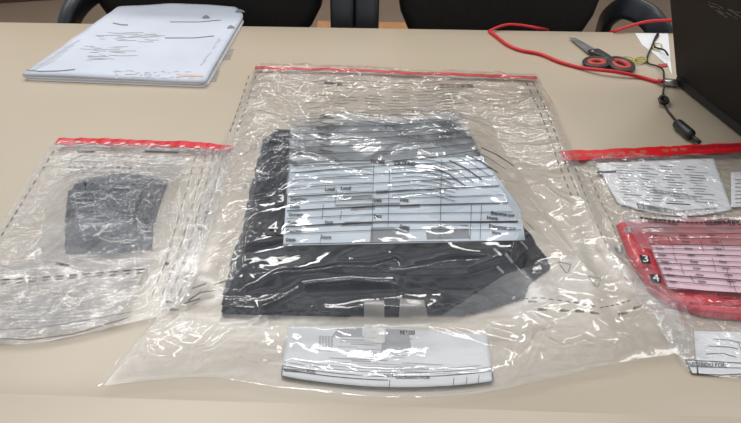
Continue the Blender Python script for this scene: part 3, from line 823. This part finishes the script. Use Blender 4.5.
ik.quad((0, 262), (150, 258), (118, 322), (-10, 340), 50, 24)
ik.build('lower_label', M_thinwhite, lbag, 'whitish printed label area')
ik = Ink(left_h, UNDER - 0.0008)
ik.quad((62, 150), (190, 156), (172, 182), (60, 176), 40, 14)
ik.quad((45, 222), (163, 222), (140, 258), (20, 258), 40, 12)
ik.build('faint_form_print', M_thinblue, lbag)
ik = Ink(left_h, 0.0003)
for k_ in range(5):
    x0 = (62, 196, 206, 214, 223)[k_]
    if k_ == 0: ik.dashes([(54, 151), (40, 174), (22, 203), (4, 232), (-14, 262)], 15, 1.0, .55)
    else: ik.dashes([(x0, 155), (x0 - 8, 185), (x0 - 18, 220), (x0 - 30, 262), (x0 - 46, 300)], 12, .7, .6)
for (x, y) in ((198, 228), (182, 262), (205, 212), (165, 263)): ik.line([(x, y), (x + 4, y), (x + 2, y + 3), (x, y)], 1.2, 2)
ik.dashes([(2, 280), (50, 277), (100, 273), (150, 269)], 11, 1.1, .6, 0.8)
ik.dashes([(2, 284), (50, 280), (100, 276), (150, 272)], 11, .7, .5)
ik.quad((78, 150.5), (95, 151), (94, 153), (77, 152.5), 4, 2); ik.quad((145, 150.5), (178, 151.5), (178, 153.5), (144, 152.5), 8, 2)
for k_ in range(12):
    y0 = 156 + k_ * 5.5; xa = 70 + rnd.uniform(-5, 12)
    ik.dashes([(xa, y0), (xa + 50, y0 + 1), (xa + 85, y0 + 3)], 14, .6, .5)
ik.text('Data', 60, 266, 9, 2); ik.text('Data', 56, 265, 8, 2); ik.text('80m', 170, 311, 9, 2.2); ik.text('80m', 166, 303, 7, 2)
ik.line([(-10, 338), (30, 340), (74, 334), (128, 318)], .6)
ik.line([(-10, 330), (40, 328), (100, 318), (132, 312)], .4)
ik.build('black_print', M_ink, lbag)
ik = Ink(left_h, UNDER)
for r_ in range(10):
    y0 = 296 + r_ * 3.4
    ik.dashes([(-10, y0), (40, y0 - 1), (90, y0 - 4)], 30, 1.0, .55)
for r_ in range(5): ik.dashes([(-10, 262 + r_ * 2.6), (60, 261 + r_ * 2.6)], 22, .7, .5)
ik.build('grey_print', M_greyink, lbag)
# fold bunched between the left bag and the centre bag
ik = Ink(left_h, UNDER)
for pts in ([(188, 300), (200, 292), (214, 290)], [(184, 303), (200, 298)], [(214, 284), (228, 280)], [(192, 288), (206, 283)]): ik.line(pts, 1.6, 2)
ik.build('black_print', M_ink, lbag)

# ------------------------------------------------------------------ right bag
r_top = xy([(562, 156), (620, 154), (680, 151), (750, 149)])
r_left = xy([(562, 156), (574, 180), (590, 215), (610, 255), (632, 295), (660, 335), (684, 372)])
r_right = xy([(750, 149), (790, 187), (850, 245), (930, 322), (960, 382)])
r_bot = xy([(684, 372), (720, 379), (760, 382), (860, 388), (960, 382)])
rS = coons(r_top, r_bot, r_left, r_right, 300, 300)
r_out = np.r_[rS[:, 0][::8], rS[-1, :][::8], rS[::-1, -1][::8], rS[0, ::-1][::8]]
fk = xy([(618, 222, .008), (700, 219, .008), (790, 222, .008), (840, 258, .004), (900, 322, 0), (820, 326, 0), (741, 322, 0), (700, 318, 0), (664, 306, 0), (650, 294, 0), (632, 258, .008)])
def fold_h(x, y):
    d = sdf(x, y, fk)
    return np.clip(d / 0.0025, 0, 1) ** .5 * 0.010
fc = fk.mean(0)
folder = thing('red_packet', 'flat red packet inside the plastic bag at the right', 'packet', (fc[0], fc[1], TZ + 0.0025))
solid_from_height('packet_body', fk, fold_h, M_redfold, folder, 240, 160)
rf_cre = [(xy(p, z), a * .001, w * .001) for p, z, a, w in [
    ([(592, 160), (640, 158), (700, 162)], .01, 4, 5), ([(615, 245), (632, 268), (640, 290)], .012, 6, 4), ([(600, 205), (622, 235), (660, 232)], .012, 4, 5),
    ([(580, 175), (600, 215), (612, 245)], .01, 5, 5), ([(655, 240), (741, 236)], .014, 2, 4), ([(610, 215), (680, 214), (741, 222)], .012, 3, 5)]]
lab_poly = xy([(594, 160), (765, 160), (800, 212), (700, 214), (650, 212), (615, 203)], .004)
def right_h(x, y):
    x = np.asarray(x, float); y = np.asarray(y, float)
    d = sdf(x, y, r_out); dp = sdf(x, y, fk)
    base = 0.0115 * smooth((dp + 0.012) / 0.012)
    base = np.maximum(base, 0.0035 * smooth((sdf(x, y, lab_poly) + 0.012) / 0.010))
    calm = smooth((dp - 0.0) / 0.02) * smooth((0.62 - y) / 0.06)
    w = (0.004 * crease(x, y, 14, 0.5, 1.8, 81, 0.5) + 0.0026 * crease(x, y, 36, -0.5, 2.4, 83, 0.6, 1.2) + 0.0012 * crease(x, y, 80, -0.9, 2.2, 85, 0.6, 1.2)) * (1 - 0.75 * calm)
    for poly, a, wd in rf_cre: w = w + a * np.exp(-(seg_dist(x, y, poly) / wd))
    side = smooth((0.30 - x) / 0.05)
    w = w * (1 - 0.4 * side)
    return 0.0035 + base + smooth(d / 0.012) * w
rbag = thing('evidence_bag', 'clear plastic evidence bag at the right edge with a wide red seal and red packet', 'evidence bag', (*P(720, 260)[:2], TZ), 'clear plastic evidence bags on the table')
film_sheet('front_film', rS, right_h, M_film, rbag, lambda x, y: 0.8 * smooth((sdf(x, y, fk) + 0.003) / 0.015) * smooth((0.60 - y) / 0.05))
film_sheet('back_film', rS[::6, ::6], lambda x, y: 0.0010 + 0 * x, M_film_back, rbag)
strip('red_seal', xy([(562, 155.5), (620, 153), (680, 150), (750, 146.5)], .0105), 0.025, 0.0015, 0.009, M_redseal, rbag, 0.0)
seal_marks([(575, 155), (608, 153.5), (640, 151.5)], 7, 0.0109, M_olive, rbag, 2.2, 6.5, text='VOID')
seal_marks([(662, 150.5), (680, 149)], 3, 0.0109, M_olive, rbag, 2.2, 6.5, text='VOID')
ik = Ink(lambda x, y: 0.0109 + 0 * x, 0)
ik.text('ENVELOPE DE SEGURANCA', 692, 149, 48, 2.6, (1, -.05))
x = 566
while x < 741:
    ik.line([(x, 159.5 - (x - 566) * .045), (x - .3, 157.8 - (x - 566) * .045)], .5, 2); x += 2.2
ik.build('seal_print', M_darkredink, rbag)

# paper labels with barcodes under the film
def slab_h(x, y):
    return np.where(sdf(x, y, fk) > 0, 0.0, 0.0) + 0.0026
lab = thing('barcode_label', 'white paper label with two barcodes in the right bag below the red seal', 'label', (*P(665, 190)[:2], TZ + 0.002))
lh = lambda x, y: 0.0042 + 0.0012 * perlin(x * 25, y * 25, 5)
ik = Ink(lh, 0)
ik.quad((596, 163), (714, 158), (732, 208), (618, 203), 40, 24)
q = ik.px[0].reshape(40, 24, 2); u = np.linspace(0, 1, 40)[:, None]; vv = np.linspace(0, 1, 24)[None, :]
q[..., 1] += vv * 10 * np.sin(np.pi * np.clip(u * .95, 0, 1)); ik.px[0] = q.reshape(-1, 2)
s_ = ik.build('label_sheet', M_paper, lab); s_.modifiers.new('t', 'SOLIDIFY').thickness = 0.0004
ik = Ink(lambda x, y: np.maximum(lh(x, y), 0) + 0.0004, 0)
for i in range(20):
    x0 = 637 + i * 1.9; ik.line([(x0, 203 + i * .33), (x0 + 2.2, 208.5 + i * .33)], rnd.choice((.7, 1.1, 1.3)), 2)
ik.build('barcode', M_ink, lab)
ik = Ink(lambda x, y: np.maximum(lh(x, y), 0) + 0.0004, 0)
for i in range(22):
    x0 = 676 + i * 1.9; ik.line([(x0, 210.5 - i * .15), (x0 + 1.5, 213.5 - i * .2)], rnd.choice((.5, .9)), 2)
for i in range(22):
    x0 = 653 + i * 2.0; ik.line([(x0, 188.5 + i * .35), (x0 + 2.5, 193.5 + i * .35)], rnd.choice((.5, .8)), 2)
ik.quad((664, 202.5), (691, 204), (690, 205), (664, 203.5), 8, 2); ik.quad((597, 171), (616, 170.5), (616, 172.5), (597, 173.5), 6, 2)
ik.build('barcode', M_ink, lab)
ik = Ink(lh, 0.0005)
for k_ in range(14):
    y0 = 165 + k_ * 2.7
    for j in range(4):
        xa = 612 + k_ * .9 + j * 24 + rnd.uniform(-3, 4); ln = rnd.uniform(8, 20)
        ik.line([(xa, y0 + j * .6), (xa + ln, y0 + j * .6 + ln * .06)], rnd.choice((.4, .6, .8)))
ik.build('grey_print', M_greyink, lab)
lab2 = thing('paper_slip', 'small white printed slip in the right bag at the photo edge', 'slip', (*P(745, 190)[:2], TZ + 0.002))
ik = Ink(lh, 0.0); ik.quad((731, 172), (758, 171.5), (785, 206), (731, 207), 10, 10)
s_ = ik.build('slip_sheet', M_paper, lab2); s_.modifiers.new('t', 'SOLIDIFY').thickness = 0.0003
ik = Ink(lh, 0.0005)
for k_ in range(7): ik.line([(735, 180 + k_ * 3.8), (760 + rnd.uniform(0, 20), 179 + k_ * 3.8)], .8)
ik.build('grey_print', M_greyink, lab2)

# printed form on the right bag
ik = Ink(right_h, UNDER - 0.0008)
ik.quad((622, 216), (760, 216), (800, 250), (642, 247), 40, 12)
ik.build('faint_form_print', M_halfprint, rbag)
ik = Ink(right_h, UNDER - 0.0004)
ik.quad((650, 244), (790, 246), (830, 297), (668, 287.5), 60, 20)
ik.build('form_panel', M_formpink, rbag, 'pinkish white form panel')
ik = Ink(right_h, 0.0004)
LX = lambda y: 650 + (y - 244) * .41
for y0, w in ((233, .5), (238, .5), (244, .7), (248, .5), (253, .7), (258.5, .5), (263, .8), (269, .5), (275, 1.0), (281, .5), (287.5, .6), (228, .5), (223, .5)):
    ik.line([(LX(y0), y0), (740, y0 + (y0 - 225) * .11), (790, y0 + (y0 - 225) * .17)], w)
ik.line([(650, 244), (668, 287.5)], .5)
for x0, ya, yb in ((673, 252, 263), (680, 262, 275), (690, 275, 283), (700, 240, 252), (712, 258, 272), (727, 270, 288), (733, 285, 294), (670, 240, 250), (720, 240, 250)): ik.line([(x0, ya), (x0 + 4, yb)], .4)
for k_ in range(24):
    y0 = 235 + (k_ % 8) * 6.6; x0 = LX(y0) + 4 + (k_ // 8) * 29
    ik.text(('Data:', 'Origem:', 'Hora:', 'Destino:')[k_ % 4], x0, y0 + 1, 8, 1.8, (1, .06))
ik.text('EM CASO DE DUVIDA', 717, 296, 26, 2.0, (1, .05)); ik.text('CONSULTE', 718, 299, 22, 1.8, (1, .05))
ik.text('RECEBIMENTO DO MATERIAL', 648, 222, 30, 3, (1, .12)); ik.text('OCORRENCIA', 706, 226, 24, 5, (1, -.1)); ik.text('TIPO', 728, 226, 14, 5, (1, -.06))
ik.dashes([(640, 218), (690, 223), (741, 222)], 22, 2.0, .7)
for (x0, y0, s_) in ((639, 254, 1.0), (649, 273.5, 1.1)):
    pass
ik.dashes([(575, 168), (585, 195), (600, 232), (620, 270), (634, 292)], 16, .9, .55)
ik.dashes([(588, 172), (598, 196), (610, 220), (628, 262)], 12, .7, .55)
ik.build('black_print', M_ink, rbag, 'black form lines and lettering')
ik = Ink(right_h, UNDER - 0.0003)
for x0, y0, w, h in ((639, 255, 10, 8.5), (649, 274, 11, 9)):
    ik = Ink(right_h, 0.0005)
    ik.quad((x0, y0), (x0 + w, y0 + .8), (x0 + w + 2, y0 + h + .8), (x0 + 2, y0 + h), 6, 5)
    ik.build('number_box', M_ink, rbag, 'black number box')
ik = Ink(right_h, UNDER - 0.0003)
for x0, y0, w, h in ((614, 247, 8, 6.5), (624, 228, 7, 5)):
    ik = Ink(right_h, 0.0005)
    ik.quad((x0, y0), (x0 + w, y0 + .8), (x0 + w + 2, y0 + h + .8), (x0 + 2, y0 + h), 5, 4)
    ik.build('number_box', M_greyink, rbag, 'faded grey number box')
for n_, x0, y0, w, h in (('3', 643, 262.5, 5.5, 6), ('4', 653, 282, 6.5, 6.5), ('3', 617, 252.5, 4, 4.5), ('2', 627, 232, 4, 3.5)):
    ik = Ink(right_h, 0.0013); ik.text(n_, x0, y0, w, h, (1, .05), (-.2, -1)); ik.build('number', M_whiteink, rbag, 'white number ' + n_)
ik = Ink(right_h, UNDER)
ik.text('ATENCAO ABRIR COM CUIDADO ANTES DE CONFERIR O LACRE', 668, 303, 120, 2.4, (1, .045))
ik.dashes([(668, 308), (741, 314), (790, 318)], 40, 1.2, .6)
ik.build('red_print', M_darkredink, rbag)
# tear-off label at the bottom of the right bag
ik = Ink(lambda x, y: 0.0014 + 0 * x, 0)
ik.quad((694, 331), (860, 335), (880, 382), (697, 374), 30, 12)
ik.quad((686, 359.8), (697, 360), (699, 374.4), (692, 373.5), 4, 6)
ik.build('tear_off_label', M_paper, rbag, 'white tear-off label')
ik = Ink(lambda x, y: 0.0018 + 0 * x, 0)
for pts, w in (([(686, 360), (741, 363), (800, 366)], .9), ([(690, 366.5), (741, 368), (800, 372)], .6), ([(692, 373.5), (720, 375), (741, 374), (800, 378)], .9), ([(686, 360), (692, 373.5)], .9),
               ([(706, 354), (722, 353), (736, 357)], .6), ([(708, 346), (730, 347), (738, 349)], .6), ([(714, 339), (730, 340), (741, 343)], .5), ([(738, 341), (741, 350)], .5)):
    ik.line(pts, w)
ik.text('RECEBIDO POR:', 688.5, 365.8, 38, 3.4, (1, .035))
ik.build('black_print', M_ink, rbag, 'black words RECEBIDO POR')

# ------------------------------------------------------------------ document envelope, top left
ek = xy([(22, 74, .012), (118, 3, .02), (170, 0, .02), (205, 1.5, .02), (236, 4, .02), (243, 12, .02), (205, 81.5, .012)])
env = thing('document_envelope', 'thick white document envelope at the far left, reaching past the table edge', 'envelope', (*P(130, 45)[:2], TZ))
Yedge = P(370, 28.5)[1]
def env_solid(name, poly, zf, th, m, parent, n=90):
    c = poly.mean(0); V = []; F = []
    out = resample(np.r_[poly, poly[:1]], n + 1)[:-1]; R = 14
    for layer in (1, 0):
        for i in range(R + 1):
            s = i / R
            for p in (c + (out - c) * s): V.append((p[0], p[1], TZ + zf(p[0], p[1]) + (th if layer else 0)))
    k = (R + 1) * n
    for i in range(R):
        for j in range(n):
            a, b = i * n + j, i * n + (j + 1) % n
            F.append((a, b, b + n, a + n)); F.append((k + a, k + a + n, k + b + n, k + b))
    for j in range(n):
        a, b = R * n + j, R * n + (j + 1) % n
        F.append((a, b, k + b, k + a))
    return mesh_obj(name, V, F, m, parent)
zenv = lambda x, y: 0.0012
def ztop(x, y):
    return 0.0085 + 0.0022 * perlin(x * 7, y * 11, 91) + 0.002 * perlin(x * 3, y * 22, 93) + 0.0
# loose sheets, slightly fanned, then the envelope
for i, (dx, dy, z) in enumerate(((0.004, -0.006, 0.0005), (0.0, -0.002, 0.003), (-0.003, -0.004, 0.0055))):
    env_solid('inner_sheet', ek * 0.985 + np.array([dx, dy]) + ek.mean(0) * 0.015, lambda x, y: z, 0.0018, M_paper, env, 60)
env_solid('envelope_cover', ek, ztop, 0.004, M_envelope, env, 120)
def env_top(x, y): return ztop(x, y) + 0.0042
def ztop_arr(x, y): return 0.0127 + 0.0022 * perlin(x * 7, y * 11, 91) + 0.002 * perlin(x * 3, y * 22, 93)
ik = Ink(ztop_arr, 0.0006)
for (x, y, w) in ((240, 11, 5), (206, 17, 4), (231, 27, 4)):
    ik.raw([(x - w, y + 1.5), (x - w * .7, y - .5), (x, y - 1.8), (x + w * .7, y - .5), (x + w, y + 1.5)], [(0, 1, 2, 3, 4)])
ik.line([(113, 23), (122, 25), (128, 25)], .9); ik.line([(170, 22), (200, 22), (221, 20)], .5); ik.line([(165, 38), (195, 38), (214, 36)], .6)
ik.line([(26, 70), (40, 71.5), (60, 71), (75, 69.5)], .8)
ik.build('grey_print', M_greyink, env)
ik = Ink(ztop_arr, 0.0005)
for k_ in range(26):
    x0 = rnd.uniform(94, 150); y0 = rnd.uniform(32, 42); ik.line([(x0, y0), (x0 + rnd.uniform(5, 26), y0 + rnd.uniform(-.5, .8))], .5)
ik.build('faint_print', M_verypale, env)
ik = Ink(ztop_arr, 0.0005)
for k_ in range(26):
    x0 = rnd.uniform(80, 122); y0 = rnd.uniform(46, 60); ik.line([(x0, y0), (x0 + rnd.uniform(5, 20), y0 + rnd.uniform(-.3, .8))], .5)
for k_ in range(5): ik.line([(64 - k_ * 9, 48 + k_ * 6), (80 - k_ * 6, 40 + k_ * 5)], .5)
for k_ in range(40):
    x0 = rnd.uniform(112, 200); y0 = rnd.uniform(71, 78); ik.line([(x0, y0), (x0 + rnd.uniform(2, 7), y0 + rnd.uniform(-1, 1))], .7)
for k_ in range(12):
    x0 = rnd.uniform(206, 224); y0 = 78 - (x0 - 200) * 1.3 - rnd.uniform(3, 8); ik.line([(x0 - 6, y0), (x0 - 3, y0 - 2)], .6)
ik.build('faint_print', M_verypale, env)
ik = Ink(ztop_arr, 0.0006)
ik.line([(176, 77), (186, 75.5), (203, 76)], 1.6)
ik.build('peach_stain', M_peachink, env)
# clear tape tabs sticking out at its right side
for (x0, y0) in ((228, 52), (214, 74)):
    q = xy([(x0 - 12, y0), (x0 + 6, y0 - 3), (x0 + 2, y0 + 8), (x0 - 15, y0 + 8)])
    V = [(p[0], p[1], TZ + z) for p, z in zip(q, (.0006, .0006, .0006, .0006))] + [(p[0], p[1], TZ + .0011) for p in q]
    mesh_obj('tape_tab', V, [(0, 3, 2, 1), (4, 5, 6, 7), (0, 1, 5, 4), (1, 2, 6, 5), (2, 3, 7, 6), (3, 0, 4, 7)], M_filmfold, env, False)

# ------------------------------------------------------------------ laptop
A = P(673, 84, 0); Bd = P(741, 139, 0) - A; Bd /= np.linalg.norm(Bd)
nrm = np.array([-Bd[1], Bd[0], 0]); nrm = nrm if nrm[1] > 0 else -nrm      # away from the camera
W_, D_, TH = 0.34, 0.235, 0.02
best = None
for yy in np.linspace(60, -320, 400):
    for zz in (0.225,):
        T = P(672 - 4 * (82 - yy) / 82, yy, zz)
        d = abs(np.linalg.norm(T - A - np.array([0, 0, 0.015])) - 0.24)
        if best is None or d < best[0]: best = (d, T, yy)
T = best[1]
lp = thing('laptop', 'open black laptop seen from behind at the right edge of the table', 'laptop', A + Bd * W_ / 2)
def slab(o, a, b, c, wa, wb, wc, name, m, parent, bev=0.003):
    V = [o + a * i * wa + b * j * wb + c * k * wc for k in (0, 1) for (i, j) in ((0, 0), (1, 0), (1, 1), (0, 1))]
    f = [(0, 3, 2, 1), (4, 5, 6, 7), (0, 1, 5, 4), (1, 2, 6, 5), (2, 3, 7, 6), (3, 0, 4, 7)]
    return MB().add(V, f).build(name, m, parent, bevel=bev)
Z = np.array([0, 0, 1.0])
slab(A + Z * 0.002, Bd, nrm, Z, W_, D_, TH - 0.002, 'base', M_laptop_edge, lp, 0.004)
O = A + Z * (TH - 0.004)
upv = T - O; upv /= np.linalg.norm(upv); 
fn = np.cross(Bd, upv); fn /= np.linalg.norm(fn); fn = fn if fn[1] > 0 else -fn
print('laptop up', upv, 'dist', best[0], 'fn', fn)
lid = slab(O, Bd, upv, fn, W_, 0.24, 0.008, 'lid', M_laptop, lp, 0.003)
scr = slab(O + Bd * .012 + upv * .015 + fn * 0.0081, Bd, upv, fn, W_ - .024, .21, .0004, 'screen', M_screen, lp, 0)
scr.parent = lid; scr.matrix_parent_inverse = Matrix.Translation(-lp.location)
scr.matrix_parent_inverse = Matrix.Identity(4)
def on_lid(px, py, off=0.0006):
    d = ray(px, py); n_ = fn; t = np.dot(O - CN, n_) / (d @ n_)
    return CN + d * t[..., None] - n_ * off
pts = MB()
for i in range(26):
    x0 = rnd.uniform(708, 741); y0 = rnd.uniform(0, 9) + (x0 - 708) * .35; x1 = x0 + rnd.uniform(3, 8); y1 = y0 + rnd.uniform(1, 4)
    q = on_lid(np.array([x0, x1, x1, x0]), np.array([y0, y1, y1 + .8, y0 + .8])); pts.add(q, [(0, 1, 2, 3)])
lg = pts.build('lid_emblem', M_logo, lp, s=False)
slab(O + Bd * 0.05 - upv * 0.002, Bd, upv, fn, 0.05, 0.012, 0.012, 'hinge', M_laptop_edge, lp, 0.003)
slab(O + Bd * 0.24 - upv * 0.002, Bd, upv, fn, 0.05, 0.012, 0.012, 'hinge', M_laptop_edge, lp, 0.003)
# plug at the corner
q = P(np.array([664.0, 676.0]), np.array([81.5, 83.0]), 0.008)
slab_plug = thing('metal_plug', 'small silver plug at the near left corner of the laptop', 'plug', (q[0][0], q[0][1], TZ))
MB().add(*sweep([q[0], (q[0] + q[1]) / 2, q[1]], rrect(0.014, 0.010, 0.002))).build('plug_shell', M_steel, slab_plug)
MB().add(*sweep([q[0] + (q[0] - q[1]) * .5, q[0]], circ(0.004, 10))).build('plug_collar', M_redcable, slab_plug)

# ------------------------------------------------------------------ cables
def cable(name, pts, r, m, label, cat, n=8):
    path = catmull([tuple(P(x, y, z)) for x, y, z in pts], n)
    o = MB().add(*sweep(path, circ(r, 10))).build(name, m)
    return tag(o, label, cat)
# red cable: up over the far edge and back across the table to the laptop
cable('red_cable', [(489, 31, .004), (497, 37, .004), (507, 44.5, .004), (520, 50, .004), (540, 54, .004), (560, 62, .004), (580, 67.5, .004), (600, 70, .009), (620, 72.5, .009), (640, 77, .004), (655, 81, .004), (663, 82, .006)],
      0.0035, M_redcable, 'red cable running from the far table edge past the scissors to the laptop', 'cable')
cable('red_cable', [(489, 31, .005), (498, 27, .008), (508, 24.5, .012), (520, 25, .010), (530, 26.5, .008), (538, 28, .004), (545, 29, -.01), (548, 30, -.025)],
      0.003, M_redcable, 'short loop of red cable standing up over the far table edge', 'cable')
cable('red_cable', [(590, 44, -.05), (605, 35, -.02), (615, 31, .004), (628, 26.5, .012), (645, 22, .02), (662, 20.5, .025), (685, 20.5, .026), (720, 24, .02)],
      0.0036, M_redcable, 'red cable arching behind the table edge past the chair armrest to the laptop', 'cable')
cable('black_cable', [(668, 55, .012), (664, 50, .01), (655, 47, .005), (654, 42, .004), (658, 36, .004), (658, 33, .006), (655, 38, .004), (652, 46, .004), (648, 55, .004), (647, 61, .004), (650, 64, .004), (657, 66, .004), (663, 70, .008), (664, 78, .012), (664, 86, .008), (663, 94, .004), (663, 99, .003), (666, 108, .003), (672, 116, .003), (679, 124, .005)],
      0.0018, M_blackcable, 'thin black cable with a knot and a ferrite bead beside the laptop', 'cable')
kn = [(659, 99, .004), (662, 96, .006), (667, 98, .008), (668, 102, .007), (664, 104, .006), (660, 102, .008), (661, 98, .01), (666, 97, .004), (667, 101, .004)]
knot = [o for o in COL.objects if o.name == 'black_cable'][0]
MB().add(*sweep(catmull([tuple(P(*k_)) for k_ in kn], 6), circ(0.0024, 8))).build('cable_knot', M_blackcable, knot)
fa = P(676, 122.5, .0105); fb = P(692, 136, .0105)
MB().add(*sweep([fa + (fb - fa) * t for t in (0, .06, .12, .88, .94, 1)], circ(0.0085, 18), scale=[.55, .9, 1, 1, .9, .55])).build('ferrite_bead', M_blackcable, knot)
MB().add(*sweep([fb + (fb - fa) * -.02, fb + (fb - fa) * .45], circ(0.0032, 8))).build('strain_relief', M_blackcable, knot)

# ------------------------------------------------------------------ scissors
sc = thing('scissors', 'scissors with black and red handles lying under the red cable', 'scissors', P(600, 58, 0))
def flatpoly(pts, z0, z1, name, m, parent, bevel=0.0006):
    q = xy(pts, z0); n = len(q)
    V = [(p[0], p[1], TZ + z0) for p in q] + [(p[0], p[1], TZ + z1) for p in q]
    F = [tuple(range(n))[::-1], tuple(n + i for i in range(n))] + [(i, (i + 1) % n, n + (i + 1) % n, n + i) for i in range(n)]
    me = MB().add(V, F); o = me.build(name, m, parent, bevel=bevel, s=False); return o
flatpoly([(569, 38), (573, 38.5), (592, 49), (594, 52.5), (588, 53.5)], .004, .0055, 'blade', M_steel, sc)
flatpoly([(571, 38.5), (575, 38), (596, 49.5), (592, 53)], .0058, .007, 'blade', M_steel, sc)
def oval_ring(cx, cy, rx, ry, ang, z, tube, name, m, parent, n=28):
    pts = []
    for i in range(n):
        a = 2 * math.pi * i / n; x_ = rx * math.cos(a); y_ = ry * math.sin(a)
        pts.append(P(cx + x_ * math.cos(ang) - y_ * math.sin(ang), cy + x_ * math.sin(ang) + y_ * math.cos(ang), z))
    return MB().add(*sweep(pts, circ(tube, 8, tube * .8), closed=True)).build(name, m, parent)
h1 = oval_ring(596.5, 62.5, 12, 4.8, 0.05, .006, .0048, 'handle', M_scblack, sc)
h2 = oval_ring(621, 64.5, 12.5, 5.8, 0.30, .006, .0048, 'handle', M_scblack, sc)
i1 = oval_ring(596.5, 62.5, 7.6, 2.4, 0.05, .0055, .0056, 'handle_lining', M_scred, sc)
i2 = oval_ring(621, 64.5, 8.2, 3.2, 0.30, .0055, .0056, 'handle_lining', M_scred, sc)
MB().add(*sweep(catmull([tuple(P(*q)) for q in ((590, 51, .007), (595, 53, .008), (603, 56, .008), (611, 60, .007))], 5), rrect(.013, .007, .002))).build('shank', M_scblack, sc)
MB().add(*sweep(catmull([tuple(P(*q)) for q in ((596, 50, .008), (601, 52.5, .009), (608, 57, .008), (613, 62, .007))], 5), rrect(.012, .006, .002))).build('shank', M_scblack, sc)
pv = P(592.5, 51.5, .010)
MB().add(*sweep([pv, pv + Z * .002], circ(.003, 12), up=(1, 0, 0))).build('pivot_screw', M_steel, sc)

# yellow pair of rings (small scissors) next to them
ys = thing('small_scissors', 'small scissors with yellow loop handles beside the black and red pair', 'scissors', P(640, 58, 0))
oval_ring(640, 60, 6.5, 2.8, -0.15, .004, .0018, 'handle', M_yellow, ys)
oval_ring(628, 58.5, 6.0, 1.6, 0.1, .004, .0014, 'handle', M_yellow, ys)
MB().add(*sweep([P(633, 58.5, .003), P(646, 62.5, .003)], rrect(.003, .0015, .0004))).build('handle_link', M_yellow, ys)
yl = thing('yellow_ring', 'small yellow ring lying on the white paper sheet by the laptop', 'ring', P(658, 47, 0))
oval_ring(657.5, 46.5, 4.5, 3.2, -0.2, .0045, .0013, 'ring_band', M_yellow, yl)

# white sheet under the cable, near the laptop
ps = flatpoly([(635, 33.5), (668, 33.8), (672, 76), (668, 66), (654, 54), (642, 45)], .0004, .0012, 'paper_sheet', M_paper, None, 0)
tag(ps, 'white paper sheet at the far table edge beside the laptop', 'paper')
rt = flatpoly([(658, 64.5), (667, 63.5), (668, 66.5), (660, 67)], .0014, .0022, 'red_tag', M_scred, None, 0)
tag(rt, 'tiny red tag on the white sheet by the laptop corner', 'tag')
